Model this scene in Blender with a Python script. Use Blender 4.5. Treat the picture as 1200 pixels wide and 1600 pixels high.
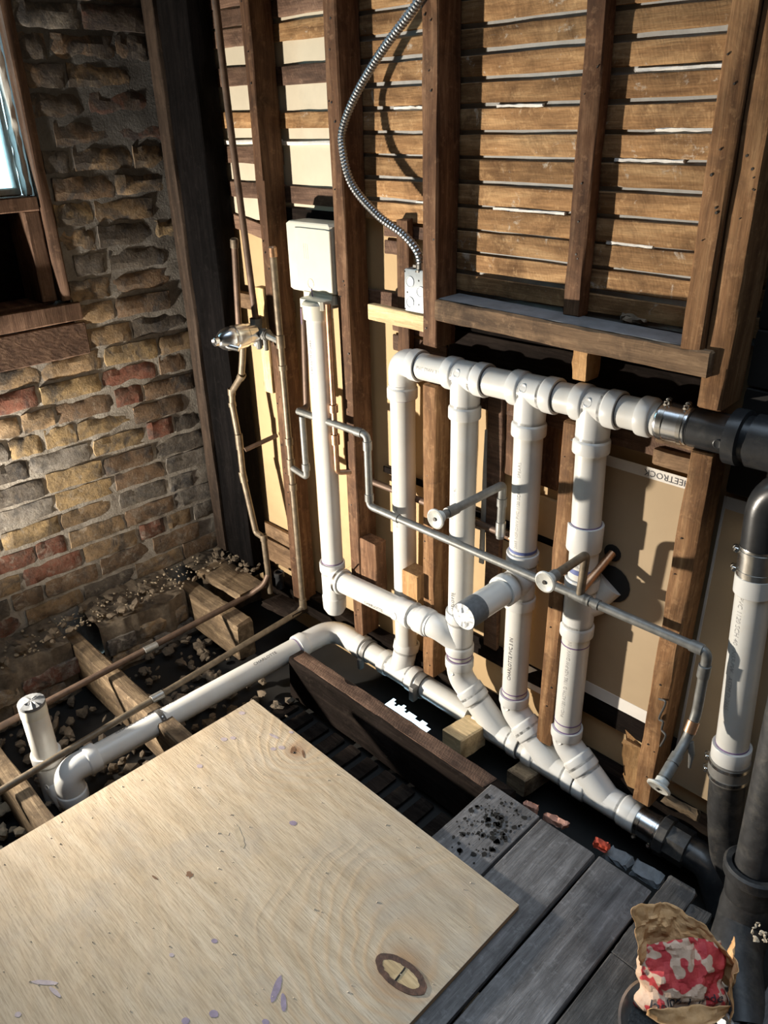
import bpy, bmesh, math, random
from mathutils import Vector, Matrix, noise

random.seed(7)
S = bpy.context.scene
COL = S.collection
for o in list(bpy.data.objects):
    bpy.data.objects.remove(o)

# ------------------------------------------------------------------ camera
FPX = 1202.0
YAW, PITCH, ROLL = (math.radians(a) for a in (-45.9, 26.77, -1.576))
CAM = Vector((0.0, -1.77, 1.92))
FW = Vector((math.sin(YAW) * math.cos(PITCH), math.cos(YAW) * math.cos(PITCH), -math.sin(PITCH)))
_rt = Vector((math.cos(YAW), -math.sin(YAW), 0))
_up = _rt.cross(FW)
RT = _rt * math.cos(ROLL) + _up * math.sin(ROLL)
UP = -_rt * math.sin(ROLL) + _up * math.cos(ROLL)
cam = bpy.data.cameras.new('camera')
cam.sensor_fit = 'HORIZONTAL'
cam.sensor_width = 36.0
cam.lens = 36.0 * FPX / 1200.0
cam.clip_start = 0.02
co = bpy.data.objects.new('camera', cam)
COL.objects.link(co)
co.matrix_world = Matrix(((RT.x, UP.x, -FW.x, CAM.x), (RT.y, UP.y, -FW.y, CAM.y), (RT.z, UP.z, -FW.z, CAM.z), (0, 0, 0, 1)))
S.camera = co

# ------------------------------------------------------------------ light
S.view_settings.view_transform = 'Standard'
S.view_settings.look = 'None'
S.view_settings.gamma = 1.0
S.view_settings.use_curve_mapping = False
S.view_settings.exposure = 0.15

w = bpy.data.worlds.new('sky')
S.world = w
w.use_nodes = True
bg = w.node_tree.nodes['Background']
bg.inputs['Color'].default_value = (0.56, 0.86, 1.0, 1)
bg.inputs['Strength'].default_value = 3.6

LAMP_POS = Vector((-2.84, -1.70, 0.42))
lp = bpy.data.lights.new('work_lamp_light', 'SPOT')
lp.energy = 480
lp.color = (1.0, 0.905, 0.77)
lp.shadow_soft_size = 0.035
lp.spot_size = math.radians(150)
lp.spot_blend = 1.0
lo = bpy.data.objects.new('work_lamp_light', lp)
COL.objects.link(lo)
lo.location = LAMP_POS
lo.rotation_euler = Vector((0.60, 0.66, 0.45)).to_track_quat('-Z', 'Y').to_euler()


# bluish area lamp added under the closed ceiling for daylight from above
sk = bpy.data.lights.new('overhead_fill', 'AREA')
sk.shape = 'RECTANGLE'
sk.size, sk.size_y = 2.6, 2.0
sk.energy = 15
sk.color = (0.66, 0.82, 1.0)
sk.spread = math.radians(85)
so_ = bpy.data.objects.new('overhead_fill', sk)
COL.objects.link(so_)
so_.location = (-0.75, -1.02, 2.74)

# area lamp added downstairs to whiten the floor seen through the hole
dl = bpy.data.lights.new('downstairs_fill', 'AREA')
dl.size = 3.0
dl.energy = 90
dl.color = (0.86, 0.96, 1.0)
dlo = bpy.data.objects.new('downstairs_fill', dl)
COL.objects.link(dlo)
dlo.location = (-3.6, 1.8, -0.9)

# ------------------------------------------------------------------ helpers
def ray(x, y):
    return FW + RT * ((x - 600) / FPX) - UP * ((y - 800) / FPX)


def PY(x, y, v=0.0):            # the point seen at x, y that lies in the plane Y = v
    d = ray(x, y)
    return CAM + d * ((v - CAM.y) / d.y)


def PX(x, y, v):
    d = ray(x, y)
    return CAM + d * ((v - CAM.x) / d.x)


def PZ(x, y, v=0.0):
    d = ray(x, y)
    return CAM + d * ((v - CAM.z) / d.z)


def proj(p):
    d = Vector(p) - CAM
    t = d.dot(FW)
    return 600 + FPX * d.dot(RT) / t, 800 - FPX * d.dot(UP) / t


V = Vector


class MB:
    def __init__(s):
        s.v = []
        s.f = []

    def loft(s, rings, caps=(True, True)):
        b = len(s.v)
        n = len(rings[0])
        for r in rings:
            s.v += [tuple(p) for p in r]
        for i in range(len(rings) - 1):
            for j in range(n):
                k = (j + 1) % n
                s.f.append((b + i * n + j, b + i * n + k, b + (i + 1) * n + k, b + (i + 1) * n + j))
        if caps[0]:
            s.f.append(tuple(b + j for j in reversed(range(n))))
        if caps[1]:
            e = b + (len(rings) - 1) * n
            s.f.append(tuple(e + j for j in range(n)))
        return s

    def tube(s, path, r, n=18, caps=(True, True)):
        path = [V(p) for p in path]
        m = len(path)
        rad = r if isinstance(r, (list, tuple)) else [r] * m
        tg = []
        for i in range(m):
            a = path[max(i - 1, 0)]
            c = path[min(i + 1, m - 1)]
            d = (c - a)
            tg.append(d.normalized() if d.length > 1e-9 else V((0, 0, 1)))
        u = tg[0].orthogonal().normalized()
        rings = []
        for i in range(m):
            u = (u - tg[i] * u.dot(tg[i]))
            u = u.normalized() if u.length > 1e-6 else tg[i].orthogonal().normalized()
            q = tg[i].cross(u)
            rings.append([path[i] + (u * math.cos(2 * math.pi * j / n) + q * math.sin(2 * math.pi * j / n)) * rad[i] for j in range(n)])
        return s.loft(rings, caps)

    def lathe(s, p, axis, prof, n=28, caps=(True, True)):
        a = V(axis).normalized()
        u = a.orthogonal().normalized()
        q = a.cross(u)
        rings = [[V(p) + a * t + (u * math.cos(2 * math.pi * j / n) + q * math.sin(2 * math.pi * j / n)) * max(r, 1e-4) for j in range(n)] for t, r in prof]
        return s.loft(rings, caps)

    def beam(s, a, b, wv, hv, ch=0.004, seg=6, jit=0.0015, rag=(0, 0)):
        """long chamfered timber: wv, hv are the half extents of its cross-section"""
        a, b, wv, hv = V(a), V(b), V(wv), V(hv)
        W, H = wv.length, hv.length
        wu, hu = wv.normalized(), hv.normalized()
        d = (b - a)
        L = d.length
        du = d.normalized()
        ch = min(ch, W * .45, H * .45)
        prof = [(-W + ch, -H), (W - ch, -H), (W, -H + ch), (W, H - ch), (W - ch, H), (-W + ch, H), (-W, H - ch), (-W, -H + ch)]
        rings = []
        ts = [0] + [min(ch, L * .1) / L] + [i / seg for i in range(1, seg)] + [1 - min(ch, L * .1) / L] + [1]
        for i, t in enumerate(ts):
            ring = []
            end = i in (0, len(ts) - 1)
            k = 1 - (ch * .6 / max(min(W, H), 1e-3) if end else 0)
            for (x, y) in prof:
                p = a + d * t + wu * (x * k + random.uniform(-jit, jit)) + hu * (y * k + random.uniform(-jit, jit))
                if rag[0] and i <= 1:
                    p += du * (noise.noise(p * 60) * rag[0] + rag[0] * .3)
                if rag[1] and i >= len(ts) - 2:
                    p += du * (noise.noise(p * 60) * rag[1] - rag[1] * .3)
                ring.append(p)
            rings.append(ring)
        return s.loft(rings)

    def box(s, lo, hi, ch=0.002):
        lo, hi = V(lo), V(hi)
        c = (lo + hi) / 2
        e = (hi - lo) / 2
        return s.beam(V((c.x, c.y, lo.z)), V((c.x, c.y, hi.z)), V((e.x, 0, 0)), V((0, e.y, 0)), ch, 1, 0)


def fillet(pts, rad, n=6):
    pts = [V(p) for p in pts]
    out = [pts[0]]
    for i in range(1, len(pts) - 1):
        a, p, c = pts[i - 1], pts[i], pts[i + 1]
        d0, d1 = (a - p).normalized(), (c - p).normalized()
        k = min(rad, (a - p).length * .48, (c - p).length * .48)
        q0, q1 = p + d0 * k, p + d1 * k
        for j in range(n + 1):
            t = j / n
            out.append(q0 * (1 - t) ** 2 + p * (2 * t * (1 - t)) + q1 * t ** 2)
    out.append(pts[-1])
    return out


def resample(pts, step):
    pts = [V(p) for p in pts]
    out = [pts[0].copy()]
    acc = 0.0
    for a, b in zip(pts, pts[1:]):
        L = (b - a).length
        if L < 1e-9:
            continue
        t = step - acc
        while t <= L:
            out.append(a + (b - a) * (t / L))
            t += step
        acc = L - (t - step)
    return out


def catmull(pts, n=10):
    pts = [V(p) for p in pts]
    q = [pts[0] * 2 - pts[1]] + pts + [pts[-1] * 2 - pts[-2]]
    out = []
    for i in range(1, len(q) - 2):
        a, b, c, d = q[i - 1:i + 3]
        for j in range(n):
            t = j / n
            out.append(.5 * ((2 * b) + (c - a) * t + (2 * a - 5 * b + 4 * c - d) * t * t + (3 * b - a - 3 * c + d) * t ** 3))
    out.append(pts[-1])
    return out


WORLD = {}


def obj(name, mb, mat, parent=None, smooth=35):
    me = bpy.data.meshes.new(name)
    if isinstance(mb, bpy.types.Mesh):
        me = mb
    else:
        me.from_pydata(mb.v, [], mb.f)
    xs = [v.co for v in me.vertices]
    lo_ = V((min(v.x for v in xs), min(v.y for v in xs), min(v.z for v in xs)))
    hi_ = V((max(v.x for v in xs), max(v.y for v in xs), max(v.z for v in xs)))
    c = (lo_ + hi_) / 2
    if parent is None:
        c.z = lo_.z
    for v in me.vertices:
        v.co -= c
    me.validate()
    bm = bmesh.new()
    bm.from_mesh(me)
    bmesh.ops.recalc_face_normals(bm, faces=bm.faces)
    bm.to_mesh(me)
    bm.free()
    if smooth:
        me.shade_smooth()
        me.set_sharp_from_angle(angle=math.radians(smooth))
    me.materials.clear()
    me.materials.append(MAT[mat] if isinstance(mat, str) else mat)
    o = bpy.data.objects.new(name, me)
    COL.objects.link(o)
    WORLD[o] = c.copy()
    if parent is not None:
        o.parent = parent
        o.location = c - WORLD[parent]
    else:
        o.location = c
    return o


GROUPS = {'wall_stud': 'studs of the back wall', 'floor_joist': 'joists of the open floor', 'shielded_coupling': 'band couplings on the waste pipes', 'blocking': 'wood blocks between the studs', 'plaster_lump': 'lumps on the header shelf', 'chip': 'scraps along the ragged floor edge', 'joist_block': 'blocks in the floor gap'}


def tag(o, label, cat, group=None):
    o['label'] = label
    o['category'] = cat
    group = group or GROUPS.get(o.name.split('.')[0])
    if group:
        o['group'] = group
    return o


def struct(o):
    o['kind'] = 'structure'
    return o


def thing(name, label, cat, loc, group=None):
    o = bpy.data.objects.new(name, None)
    o.empty_display_size = 0.05
    COL.objects.link(o)
    o.location = loc
    WORLD[o] = V(loc)
    return tag(o, label, cat, group)


def lettering(text, size, start, along, normal, radius, parent, mat='ink', lift=.0006, name='lettering', depth=0):
    """flat print wrapped on a pipe: 'along' runs with the pipe, 'normal' points out where the print sits"""
    cu = bpy.data.curves.new('t', 'FONT')
    cu.body = text
    cu.size = size
    cu.resolution_u = 2
    to = bpy.data.objects.new('t', cu)
    COL.objects.link(to)
    bpy.context.view_layer.update()
    me = bpy.data.meshes.new_from_object(to)
    bpy.data.objects.remove(to)
    a = V(along).normalized()
    nn = V(normal)
    nn = (nn - a * nn.dot(a)).normalized()
    t = nn.cross(a)
    for v in me.vertices:
        u, h = v.co.x, v.co.y - size * .35
        if radius:
            th = h / radius
            v.co = V(start) + a * u + (nn * math.cos(th) + t * math.sin(th)) * (radius + lift)
        else:
            v.co = V(start) + a * u + t * h + nn * lift
    return obj(name, me, mat, parent, 0)


# ------------------------------------------------------------------ materials
MAT = {}


class NT:
    def __init__(s, name):
        m = bpy.data.materials.new(name)
        m.use_nodes = True
        s.m = m
        s.t = m.node_tree
        s.b = s.t.nodes['Principled BSDF']
        MAT[name] = m

    def n(s, typ, **kw):
        nd = s.t.nodes.new(typ)
        for k, v in kw.items():
            if k.startswith('i_'):
                key = k[2:]
                key = int(key) if key.isdigit() else key.replace('_', ' ')
                nd.inputs[key].default_value = v
            else:
                setattr(nd, k, v)
        return nd

    def l(s, a, b):
        s.t.links.new(a, b)

    def pos(s, scale=(1, 1, 1), obj_random=True):
        g = s.n('ShaderNodeNewGeometry')
        mp = s.n('ShaderNodeMapping')
        mp.inputs['Scale'].default_value = scale
        s.l(g.outputs['Position'], mp.inputs['Vector'])
        return mp.outputs['Vector']

    def noise(s, vec, scale, detail=5, rough=.6, dist=0.0):
        nd = s.n('ShaderNodeTexNoise')
        nd.inputs['Scale'].default_value = scale
        nd.inputs['Detail'].default_value = detail
        nd.inputs['Roughness'].default_value = rough
        nd.inputs['Distortion'].default_value = dist
        s.l(vec, nd.inputs['Vector'])
        return nd.outputs['Fac']

    def ramp(s, fac, stops):
        r = s.n('ShaderNodeValToRGB')
        e = r.color_ramp.elements
        while len(e) < len(stops):
            e.new(.5)
        for el, (p, c) in zip(e, stops):
            el.position = p
            el.color = (*c, 1) if len(c) == 3 else c
        s.l(fac, r.inputs['Fac'])
        return r.outputs['Color']

    def mix(s, fac, a, b, mode='MIX'):
        x = s.n('ShaderNodeMix', data_type='RGBA', blend_type=mode)
        for sock, val in ((x.inputs[0], fac), (x.inputs[6], a), (x.inputs[7], b)):
            if isinstance(val, (int, float)):
                sock.default_value = val
            elif isinstance(val, tuple):
                sock.default_value = (*val, 1)
            else:
                s.l(val, sock)
        return x.outputs[2]

    def math(s, op, a, b=0.0, clamp=False):
        x = s.n('ShaderNodeMath', operation=op, use_clamp=clamp)
        for sock, val in ((x.inputs[0], a), (x.inputs[1], b)):
            if isinstance(val, (int, float)):
                sock.default_value = val
            else:
                s.l(val, sock)
        return x.outputs[0]

    def bump(s, h, strength=.3, dist=.002):
        b = s.n('ShaderNodeBump')
        b.inputs['Strength'].default_value = strength
        b.inputs['Distance'].default_value = dist
        s.l(h, b.inputs['Height'])
        s.l(b.outputs['Normal'], s.b.inputs['Normal'])

    def out(s, col=None, rough=None, metal=None, spec=None):
        for key, val in (('Base Color', col), ('Roughness', rough), ('Metallic', metal), ('Specular IOR Level', spec)):
            if val is None:
                continue
            if isinstance(val, (int, float)):
                s.b.inputs[key].default_value = val
            elif isinstance(val, tuple):
                s.b.inputs[key].default_value = (*val, 1)
            else:
                s.l(val, s.b.inputs[key])


def wood(name, c0, c1, c2, axis='Z', rough=.8, bump=.35, saw=0.0, stain=.5, stain_col=None, grain=1.0, residue=0.0):
    t = NT(name)
    sc = {'X': (1.2, 13, 13), 'Y': (13, 1.2, 13), 'Z': (13, 13, 1.2)}[axis]
    fs = {'X': (9, 150, 150), 'Y': (150, 9, 150), 'Z': (150, 150, 9)}[axis]
    oi = t.n('ShaderNodeObjectInfo')
    g = t.n('ShaderNodeNewGeometry')
    off = t.n('ShaderNodeVectorMath', operation='ADD')
    cmb = t.n('ShaderNodeCombineXYZ')
    r10 = t.math('MULTIPLY', oi.outputs['Random'], 7.3)
    for k in range(3):
        t.l(r10, cmb.inputs[k])
    t.l(g.outputs['Position'], off.inputs[0])
    t.l(cmb.outputs[0], off.inputs[1])
    m1 = t.n('ShaderNodeMapping')
    m1.inputs['Scale'].default_value = sc
    t.l(off.outputs[0], m1.inputs['Vector'])
    m2 = t.n('ShaderNodeMapping')
    m2.inputs['Scale'].default_value = fs
    t.l(off.outputs[0], m2.inputs['Vector'])
    n1 = t.noise(m1.outputs[0], 2.2, 6, .65, .6)
    n2 = t.noise(m2.outputs[0], 1.6, 4, .7, .3)
    n3 = t.noise(off.outputs[0], 6.0, 6, .7, .5)
    n4 = t.noise(off.outputs[0], 38.0, 4, .7, .2)
    col = t.ramp(n1, [(.28, c0), (.5, c1), (.72, c2)])
    f2 = t.ramp(n2, [(.3, (.62, .6, .58)), (.62, (1.12, 1.1, 1.08))])
    col = t.mix(.8 * grain, col, f2, 'MULTIPLY')
    sm = t.ramp(n3, [(.48, (0, 0, 0)), (.68, (1, 1, 1))])
    sf = t.math('MULTIPLY', sm, stain)
    col = t.mix(sf, col, stain_col or tuple(.35 * x for x in c0))
    dm = t.ramp(n4, [(.56, (0, 0, 0)), (.74, (1, 1, 1))])
    col = t.mix(t.math('MULTIPLY', dm, .35), col, tuple(min(1, 1.5 * x) for x in c2))
    if residue:
        n5 = t.noise(off.outputs[0], 17.0, 7, .75, .6)
        rm = t.ramp(n5, [(.60, (0, 0, 0)), (.69, (1, 1, 1))])
        col = t.mix(t.math('MULTIPLY', rm, residue), col, (.62, .56, .47))
    vr = t.math('ADD', t.math('MULTIPLY', oi.outputs['Random'], .5), .75)
    hs = t.n('ShaderNodeHueSaturation')
    t.l(vr, hs.inputs['Value'])
    t.l(col, hs.inputs['Color'])
    col = hs.outputs[0]
    h = t.math('ADD', n2, t.math('MULTIPLY', n1, .6))
    if saw:
        ws = t.n('ShaderNodeTexWave', wave_type='BANDS', bands_direction='DIAGONAL')
        mp = t.n('ShaderNodeMapping')
        mp.inputs['Scale'].default_value = (34, 12, 17)
        t.l(off.outputs[0], mp.inputs['Vector'])
        t.l(mp.outputs[0], ws.inputs['Vector'])
        ws.inputs['Scale'].default_value = 1.6
        ws.inputs['Distortion'].default_value = 9
        ws.inputs['Detail'].default_value = 2
        h = t.math('ADD', h, t.math('MULTIPLY', ws.outputs['Fac'], saw))
        col = t.mix(.25 * saw, col, ws.outputs['Color'], 'MULTIPLY')
    t.bump(h, bump, .003)
    t.out(col, rough, spec=.04 if name in ('post_wood', 'joist_dark', 'black_wood') else .2)
    return t


wood('stud_wood', (.055, .026, .014), (.125, .064, .034), (.25, .148, .085), 'Z', .75, stain=.65)
wood('stud_wood_x', (.10, .062, .036), (.20, .128, .075), (.33, .22, .13), 'X', .8, .5, stain=.7, stain_col=(.03, .02, .015))
wood('stud_warm', (.10, .048, .022), (.23, .120, .054), (.40, .24, .12), 'Z', .75, stain=.6, stain_col=(.05, .025, .014))
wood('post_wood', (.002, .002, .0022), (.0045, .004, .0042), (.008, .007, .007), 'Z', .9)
wood('strip_wood', (.018, .012, .009), (.038, .026, .019), (.075, .052, .038), 'Z', .8)
wood('lath_wood', (.16, .086, .040), (.33, .190, .088), (.53, .345, .175), 'X', .85, .5, saw=.16, stain=.75, stain_col=(.075, .036, .016), residue=.75)
wood('lath_wood_dark', (.07, .045, .035), (.14, .085, .06), (.25, .16, .11), 'X', .85, .5, saw=.3)
wood('black_wood', (.006, .005, .004), (.012, .009, .008), (.022, .017, .014), 'X', .9)
wood('pale_wood', (.38, .25, .12), (.56, .40, .20), (.70, .54, .30), 'Z', .8, .3, stain=.25, stain_col=(.28, .17, .08))
wood('pale_wood_x', (.38, .27, .15), (.55, .41, .23), (.68, .53, .32), 'X', .8, .3, stain=.35, stain_col=(.24, .15, .08))
wood('joist_wood', (.085, .06, .037), (.17, .122, .076), (.34, .255, .16), 'X', .85, .7, stain=.85, stain_col=(.04, .03, .022))
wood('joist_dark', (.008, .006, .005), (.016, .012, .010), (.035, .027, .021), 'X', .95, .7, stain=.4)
wood('floor_wood', (.068, .065, .065), (.13, .126, .127), (.22, .215, .217), 'Y', .8, .5, stain=.5, stain_col=(.03, .028, .027))
wood('char_wood', (.04, .038, .037), (.085, .082, .08), (.16, .155, .15), 'Y', .85, .7)
wood('jamb_wood', (.06, .034, .022), (.115, .068, .046), (.20, .125, .085), 'Z', .75, .4)
wood('block_wood', (.26, .14, .06), (.40, .23, .10), (.52, .33, .16), 'Z', .8, .3)


def simple(name, col, rough=.5, metal=0.0, var=.12, vs=30, bump=0.0, bs=120, spec=.5, dirt=None, dirt_s=8, dirt_amt=.5):
    t = NT(name)
    p = t.pos()
    n1 = t.noise(p, vs, 5, .6)
    c = t.ramp(n1, [(.3, tuple(x * (1 - var) for x in col)), (.7, tuple(min(1, x * (1 + var)) for x in col))])
    if dirt:
        n2 = t.noise(p, dirt_s, 7, .7, .4)
        f = t.ramp(n2, [(.5, (0, 0, 0)), (.72, (1, 1, 1))])
        c = t.mix(t.math('MULTIPLY', f, dirt_amt), c, dirt)
    if bump:
        t.bump(t.noise(p, bs, 5, .65), bump, .002)
    t.out(c, rough, metal, spec)
    return t


simple('pvc', (.60, .595, .565), .32, var=.04, vs=12, dirt=(.60, .52, .40), dirt_s=14, dirt_amt=.30, bump=.03, bs=40)
simple('pvc_fitting', (.63, .63, .612), .30, var=.03, vs=10, dirt=(.62, .55, .44), dirt_s=18, dirt_amt=.22)
simple('pvc_inside', (.03, .03, .03), .8)
simple('primer', (.16, .09, .22), .5, var=.3, vs=60)
simple('grey_tape', (.11, .115, .12), .75, var=.2, vs=80)
simple('torn_plastic', (.75, .77, .78), .3, var=.15, vs=90, dirt=(.03, .03, .03), dirt_s=42, dirt_amt=1.0, bump=.3)
simple('ink', (.05, .05, .06), .6)
simple('ink_faint', (.38, .37, .36), .6)
simple('box_plastic', (.58, .56, .475), .4, var=.05, vs=6, dirt=(.66, .58, .38), dirt_s=5, dirt_amt=.35)
simple('box_dark', (.05, .04, .03), .8)
simple('copper_old', (.165, .13, .09), .52, .45, var=.35, vs=35, dirt=(.10, .08, .055), dirt_s=16, dirt_amt=.8, bump=.12)
simple('copper_bright', (.46, .27, .16), .4, .85, var=.3, vs=30, dirt=(.13, .085, .06), dirt_s=18, dirt_amt=.7)
simple('copper_dark', (.13, .085, .06), .55, .4, var=.3, vs=25, dirt=(.05, .035, .03), dirt_s=12, dirt_amt=.7)
simple('galvanised', (.17, .172, .165), .5, .45, var=.25, vs=40, dirt=(.13, .12, .10), dirt_s=18, dirt_amt=.7, bump=.1)
simple('solder', (.42, .42, .40), .35, .8, var=.2, vs=60)
simple('chrome', (.80, .82, .84), .24, 1.0, var=.05)
simple('steel', (.62, .61, .58), .25, 1.0, var=.15, vs=50)
simple('steel_box', (.36, .39, .41), .5, .35, var=.10, vs=40, bump=.05)
simple('conduit_steel', (.30, .305, .31), .36, .95, var=.2, vs=60)
simple('dark_hole', (.012, .011, .010), .9)
simple('white_paint', (.74, .72, .67), .5, var=.06, vs=20, dirt=(.36, .33, .28), dirt_s=60, dirt_amt=.5)
simple('sky_lit_grey', (.15, .155, .165), .95, var=.25, vs=14, dirt=(.09, .085, .08), dirt_s=11, dirt_amt=.7)
simple('valve_white', (.50, .50, .465), .45, var=.12, vs=60, dirt=(.28, .28, .26), dirt_s=70, dirt_amt=.6)
simple('cast_iron', (.035, .035, .036), .5, .2, var=.4, vs=30, dirt=(.16, .145, .12), dirt_s=16, dirt_amt=.45, bump=.35, bs=70)
simple('black_pipe', (.022, .023, .025), .3, 0, var=.3, vs=20, bump=.1, dirt=(.10, .095, .085), dirt_s=25, dirt_amt=.3)
simple('rubber', (.055, .053, .05), .6, 0, var=.2, bump=.1)
simple('rubber_grey', (.19, .185, .175), .55, 0.3, var=.2, bump=.15, bs=200)
simple('plaster', (.36, .36, .35), .9, var=.14, vs=25, bump=.5, bs=60)
simple('plaster_white', (.72, .70, .66), .9, var=.15, vs=40, bump=.6, bs=80)
simple('cream_board', (.56, .50, .385), .85, var=.05, vs=9, dirt=(.42, .37, .28), dirt_s=5, dirt_amt=.4)
simple('drywall', (.46, .325, .175), .85, var=.05, vs=9, bump=.06, bs=160, dirt=(.36, .245, .125), dirt_s=4, dirt_amt=.35)
simple('drywall_brown', (.43, .325, .205), .85, var=.04, vs=9, bump=.06, bs=160, dirt=(.42, .31, .19), dirt_s=4, dirt_amt=.3)
simple('tape_paper', (.74, .71, .66), .8, var=.05, vs=20)
simple('tape_grey', (.42, .41, .40), .8, var=.05, vs=20)
simple('soot_shade', (.010, .009, .008), .95, var=.3, vs=12)
simple('rubble', (.14, .108, .075), .95, var=.45, vs=26, bump=1.0, bs=50, dirt=(.05, .04, .03), dirt_s=9, dirt_amt=.8)
simple('chip_light', (.55, .46, .34), .9, var=.3, vs=40, bump=.4)
simple('chip_dull', (.36, .29, .20), .95, var=.5, vs=9, bump=.6)
simple('chip_red', (.42, .06, .03), .7, var=.2)
simple('chip_pink', (.42, .22, .16), .85, var=.3)
simple('stone_grey', (.16, .175, .19), .85, var=.25, vs=30, bump=.4)
simple('nail', (.05, .045, .04), .5, .6)
simple('pan_metal', (.50, .50, .48), .3, .9, var=.15)
simple('grit', (.03, .03, .03), .9, var=.8, vs=150, bump=1, bs=180)
simple('lower_floor', (.72, .75, .78), .8, var=.12, vs=2)
simple('cleanout', (.70, .69, .64), .4)
simple('brown_wall', (.10, .08, .06), .9)
simple('blue_mark', (.10, .13, .30), .5)


def brick_material():
    t = NT('brick')
    g = t.n('ShaderNodeNewGeometry')
    P = g.outputs['Position']
    oi = t.n('ShaderNodeObjectInfo')
    base = oi.outputs['Color']
    n1 = t.noise(P, 22, 7, .7, .5)
    n2 = t.noise(P, 90, 4, .7)
    c = t.mix(.75, base, t.ramp(n1, [(.3, (.45, .42, .40)), (.52, (1, 1, 1)), (.75, (1.25, 1.2, 1.1))]), 'MULTIPLY')
    pits = t.ramp(n2, [(.30, (.25, .22, .2)), (.42, (1, 1, 1))])
    c = t.mix(.8, c, pits, 'MULTIPLY')
    sep = t.n('ShaderNodeSeparateXYZ')
    t.l(P, sep.inputs[0])
    n3 = t.noise(P, 9, 6, .65, .8)
    # upper wall darkened for soot and its weaker light, lime bloom on the lower one
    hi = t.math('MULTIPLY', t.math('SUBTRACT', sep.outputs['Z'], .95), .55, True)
    soot_shade = t.math('MULTIPLY', t.ramp(t.math('ADD', n3, t.math('MULTIPLY', hi, .22)), [(.50, (0, 0, 0)), (.66, (1, 1, 1))]), .9)
    c = t.mix(soot_shade, c, (.055, .055, .058))
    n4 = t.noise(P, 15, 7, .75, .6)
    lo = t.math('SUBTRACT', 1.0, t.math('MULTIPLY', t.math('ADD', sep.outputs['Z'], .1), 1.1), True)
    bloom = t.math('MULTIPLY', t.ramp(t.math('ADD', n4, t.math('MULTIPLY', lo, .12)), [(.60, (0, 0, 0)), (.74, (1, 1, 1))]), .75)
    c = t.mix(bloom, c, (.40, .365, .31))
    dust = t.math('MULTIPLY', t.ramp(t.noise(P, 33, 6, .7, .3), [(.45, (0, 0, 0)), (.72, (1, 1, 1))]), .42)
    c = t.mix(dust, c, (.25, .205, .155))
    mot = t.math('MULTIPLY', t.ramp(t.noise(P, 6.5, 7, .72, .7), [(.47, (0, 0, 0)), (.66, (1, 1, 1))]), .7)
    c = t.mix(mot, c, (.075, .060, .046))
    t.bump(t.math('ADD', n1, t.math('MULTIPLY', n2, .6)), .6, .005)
    t.out(c, .92, spec=.15)
    t = NT('mortar')
    g = t.n('ShaderNodeNewGeometry')
    P = g.outputs['Position']
    sep = t.n('ShaderNodeSeparateXYZ')
    t.l(P, sep.inputs[0])
    n1 = t.noise(P, 14, 7, .7, .6)
    n2 = t.noise(P, 110, 4, .7)
    c = t.ramp(n1, [(.3, (.15, .13, .11)), (.5, (.31, .28, .24)), (.72, (.46, .43, .385))])
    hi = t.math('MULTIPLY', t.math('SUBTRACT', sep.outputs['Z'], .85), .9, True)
    c = t.mix(t.math('MULTIPLY', hi, .85), c, (.075, .077, .08))  # upper mortar darkened for soot and the weaker light there
    t.bump(t.math('ADD', n1, n2), .55, .005)
    t.out(c, .95, spec=.1)


brick_material()


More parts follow.
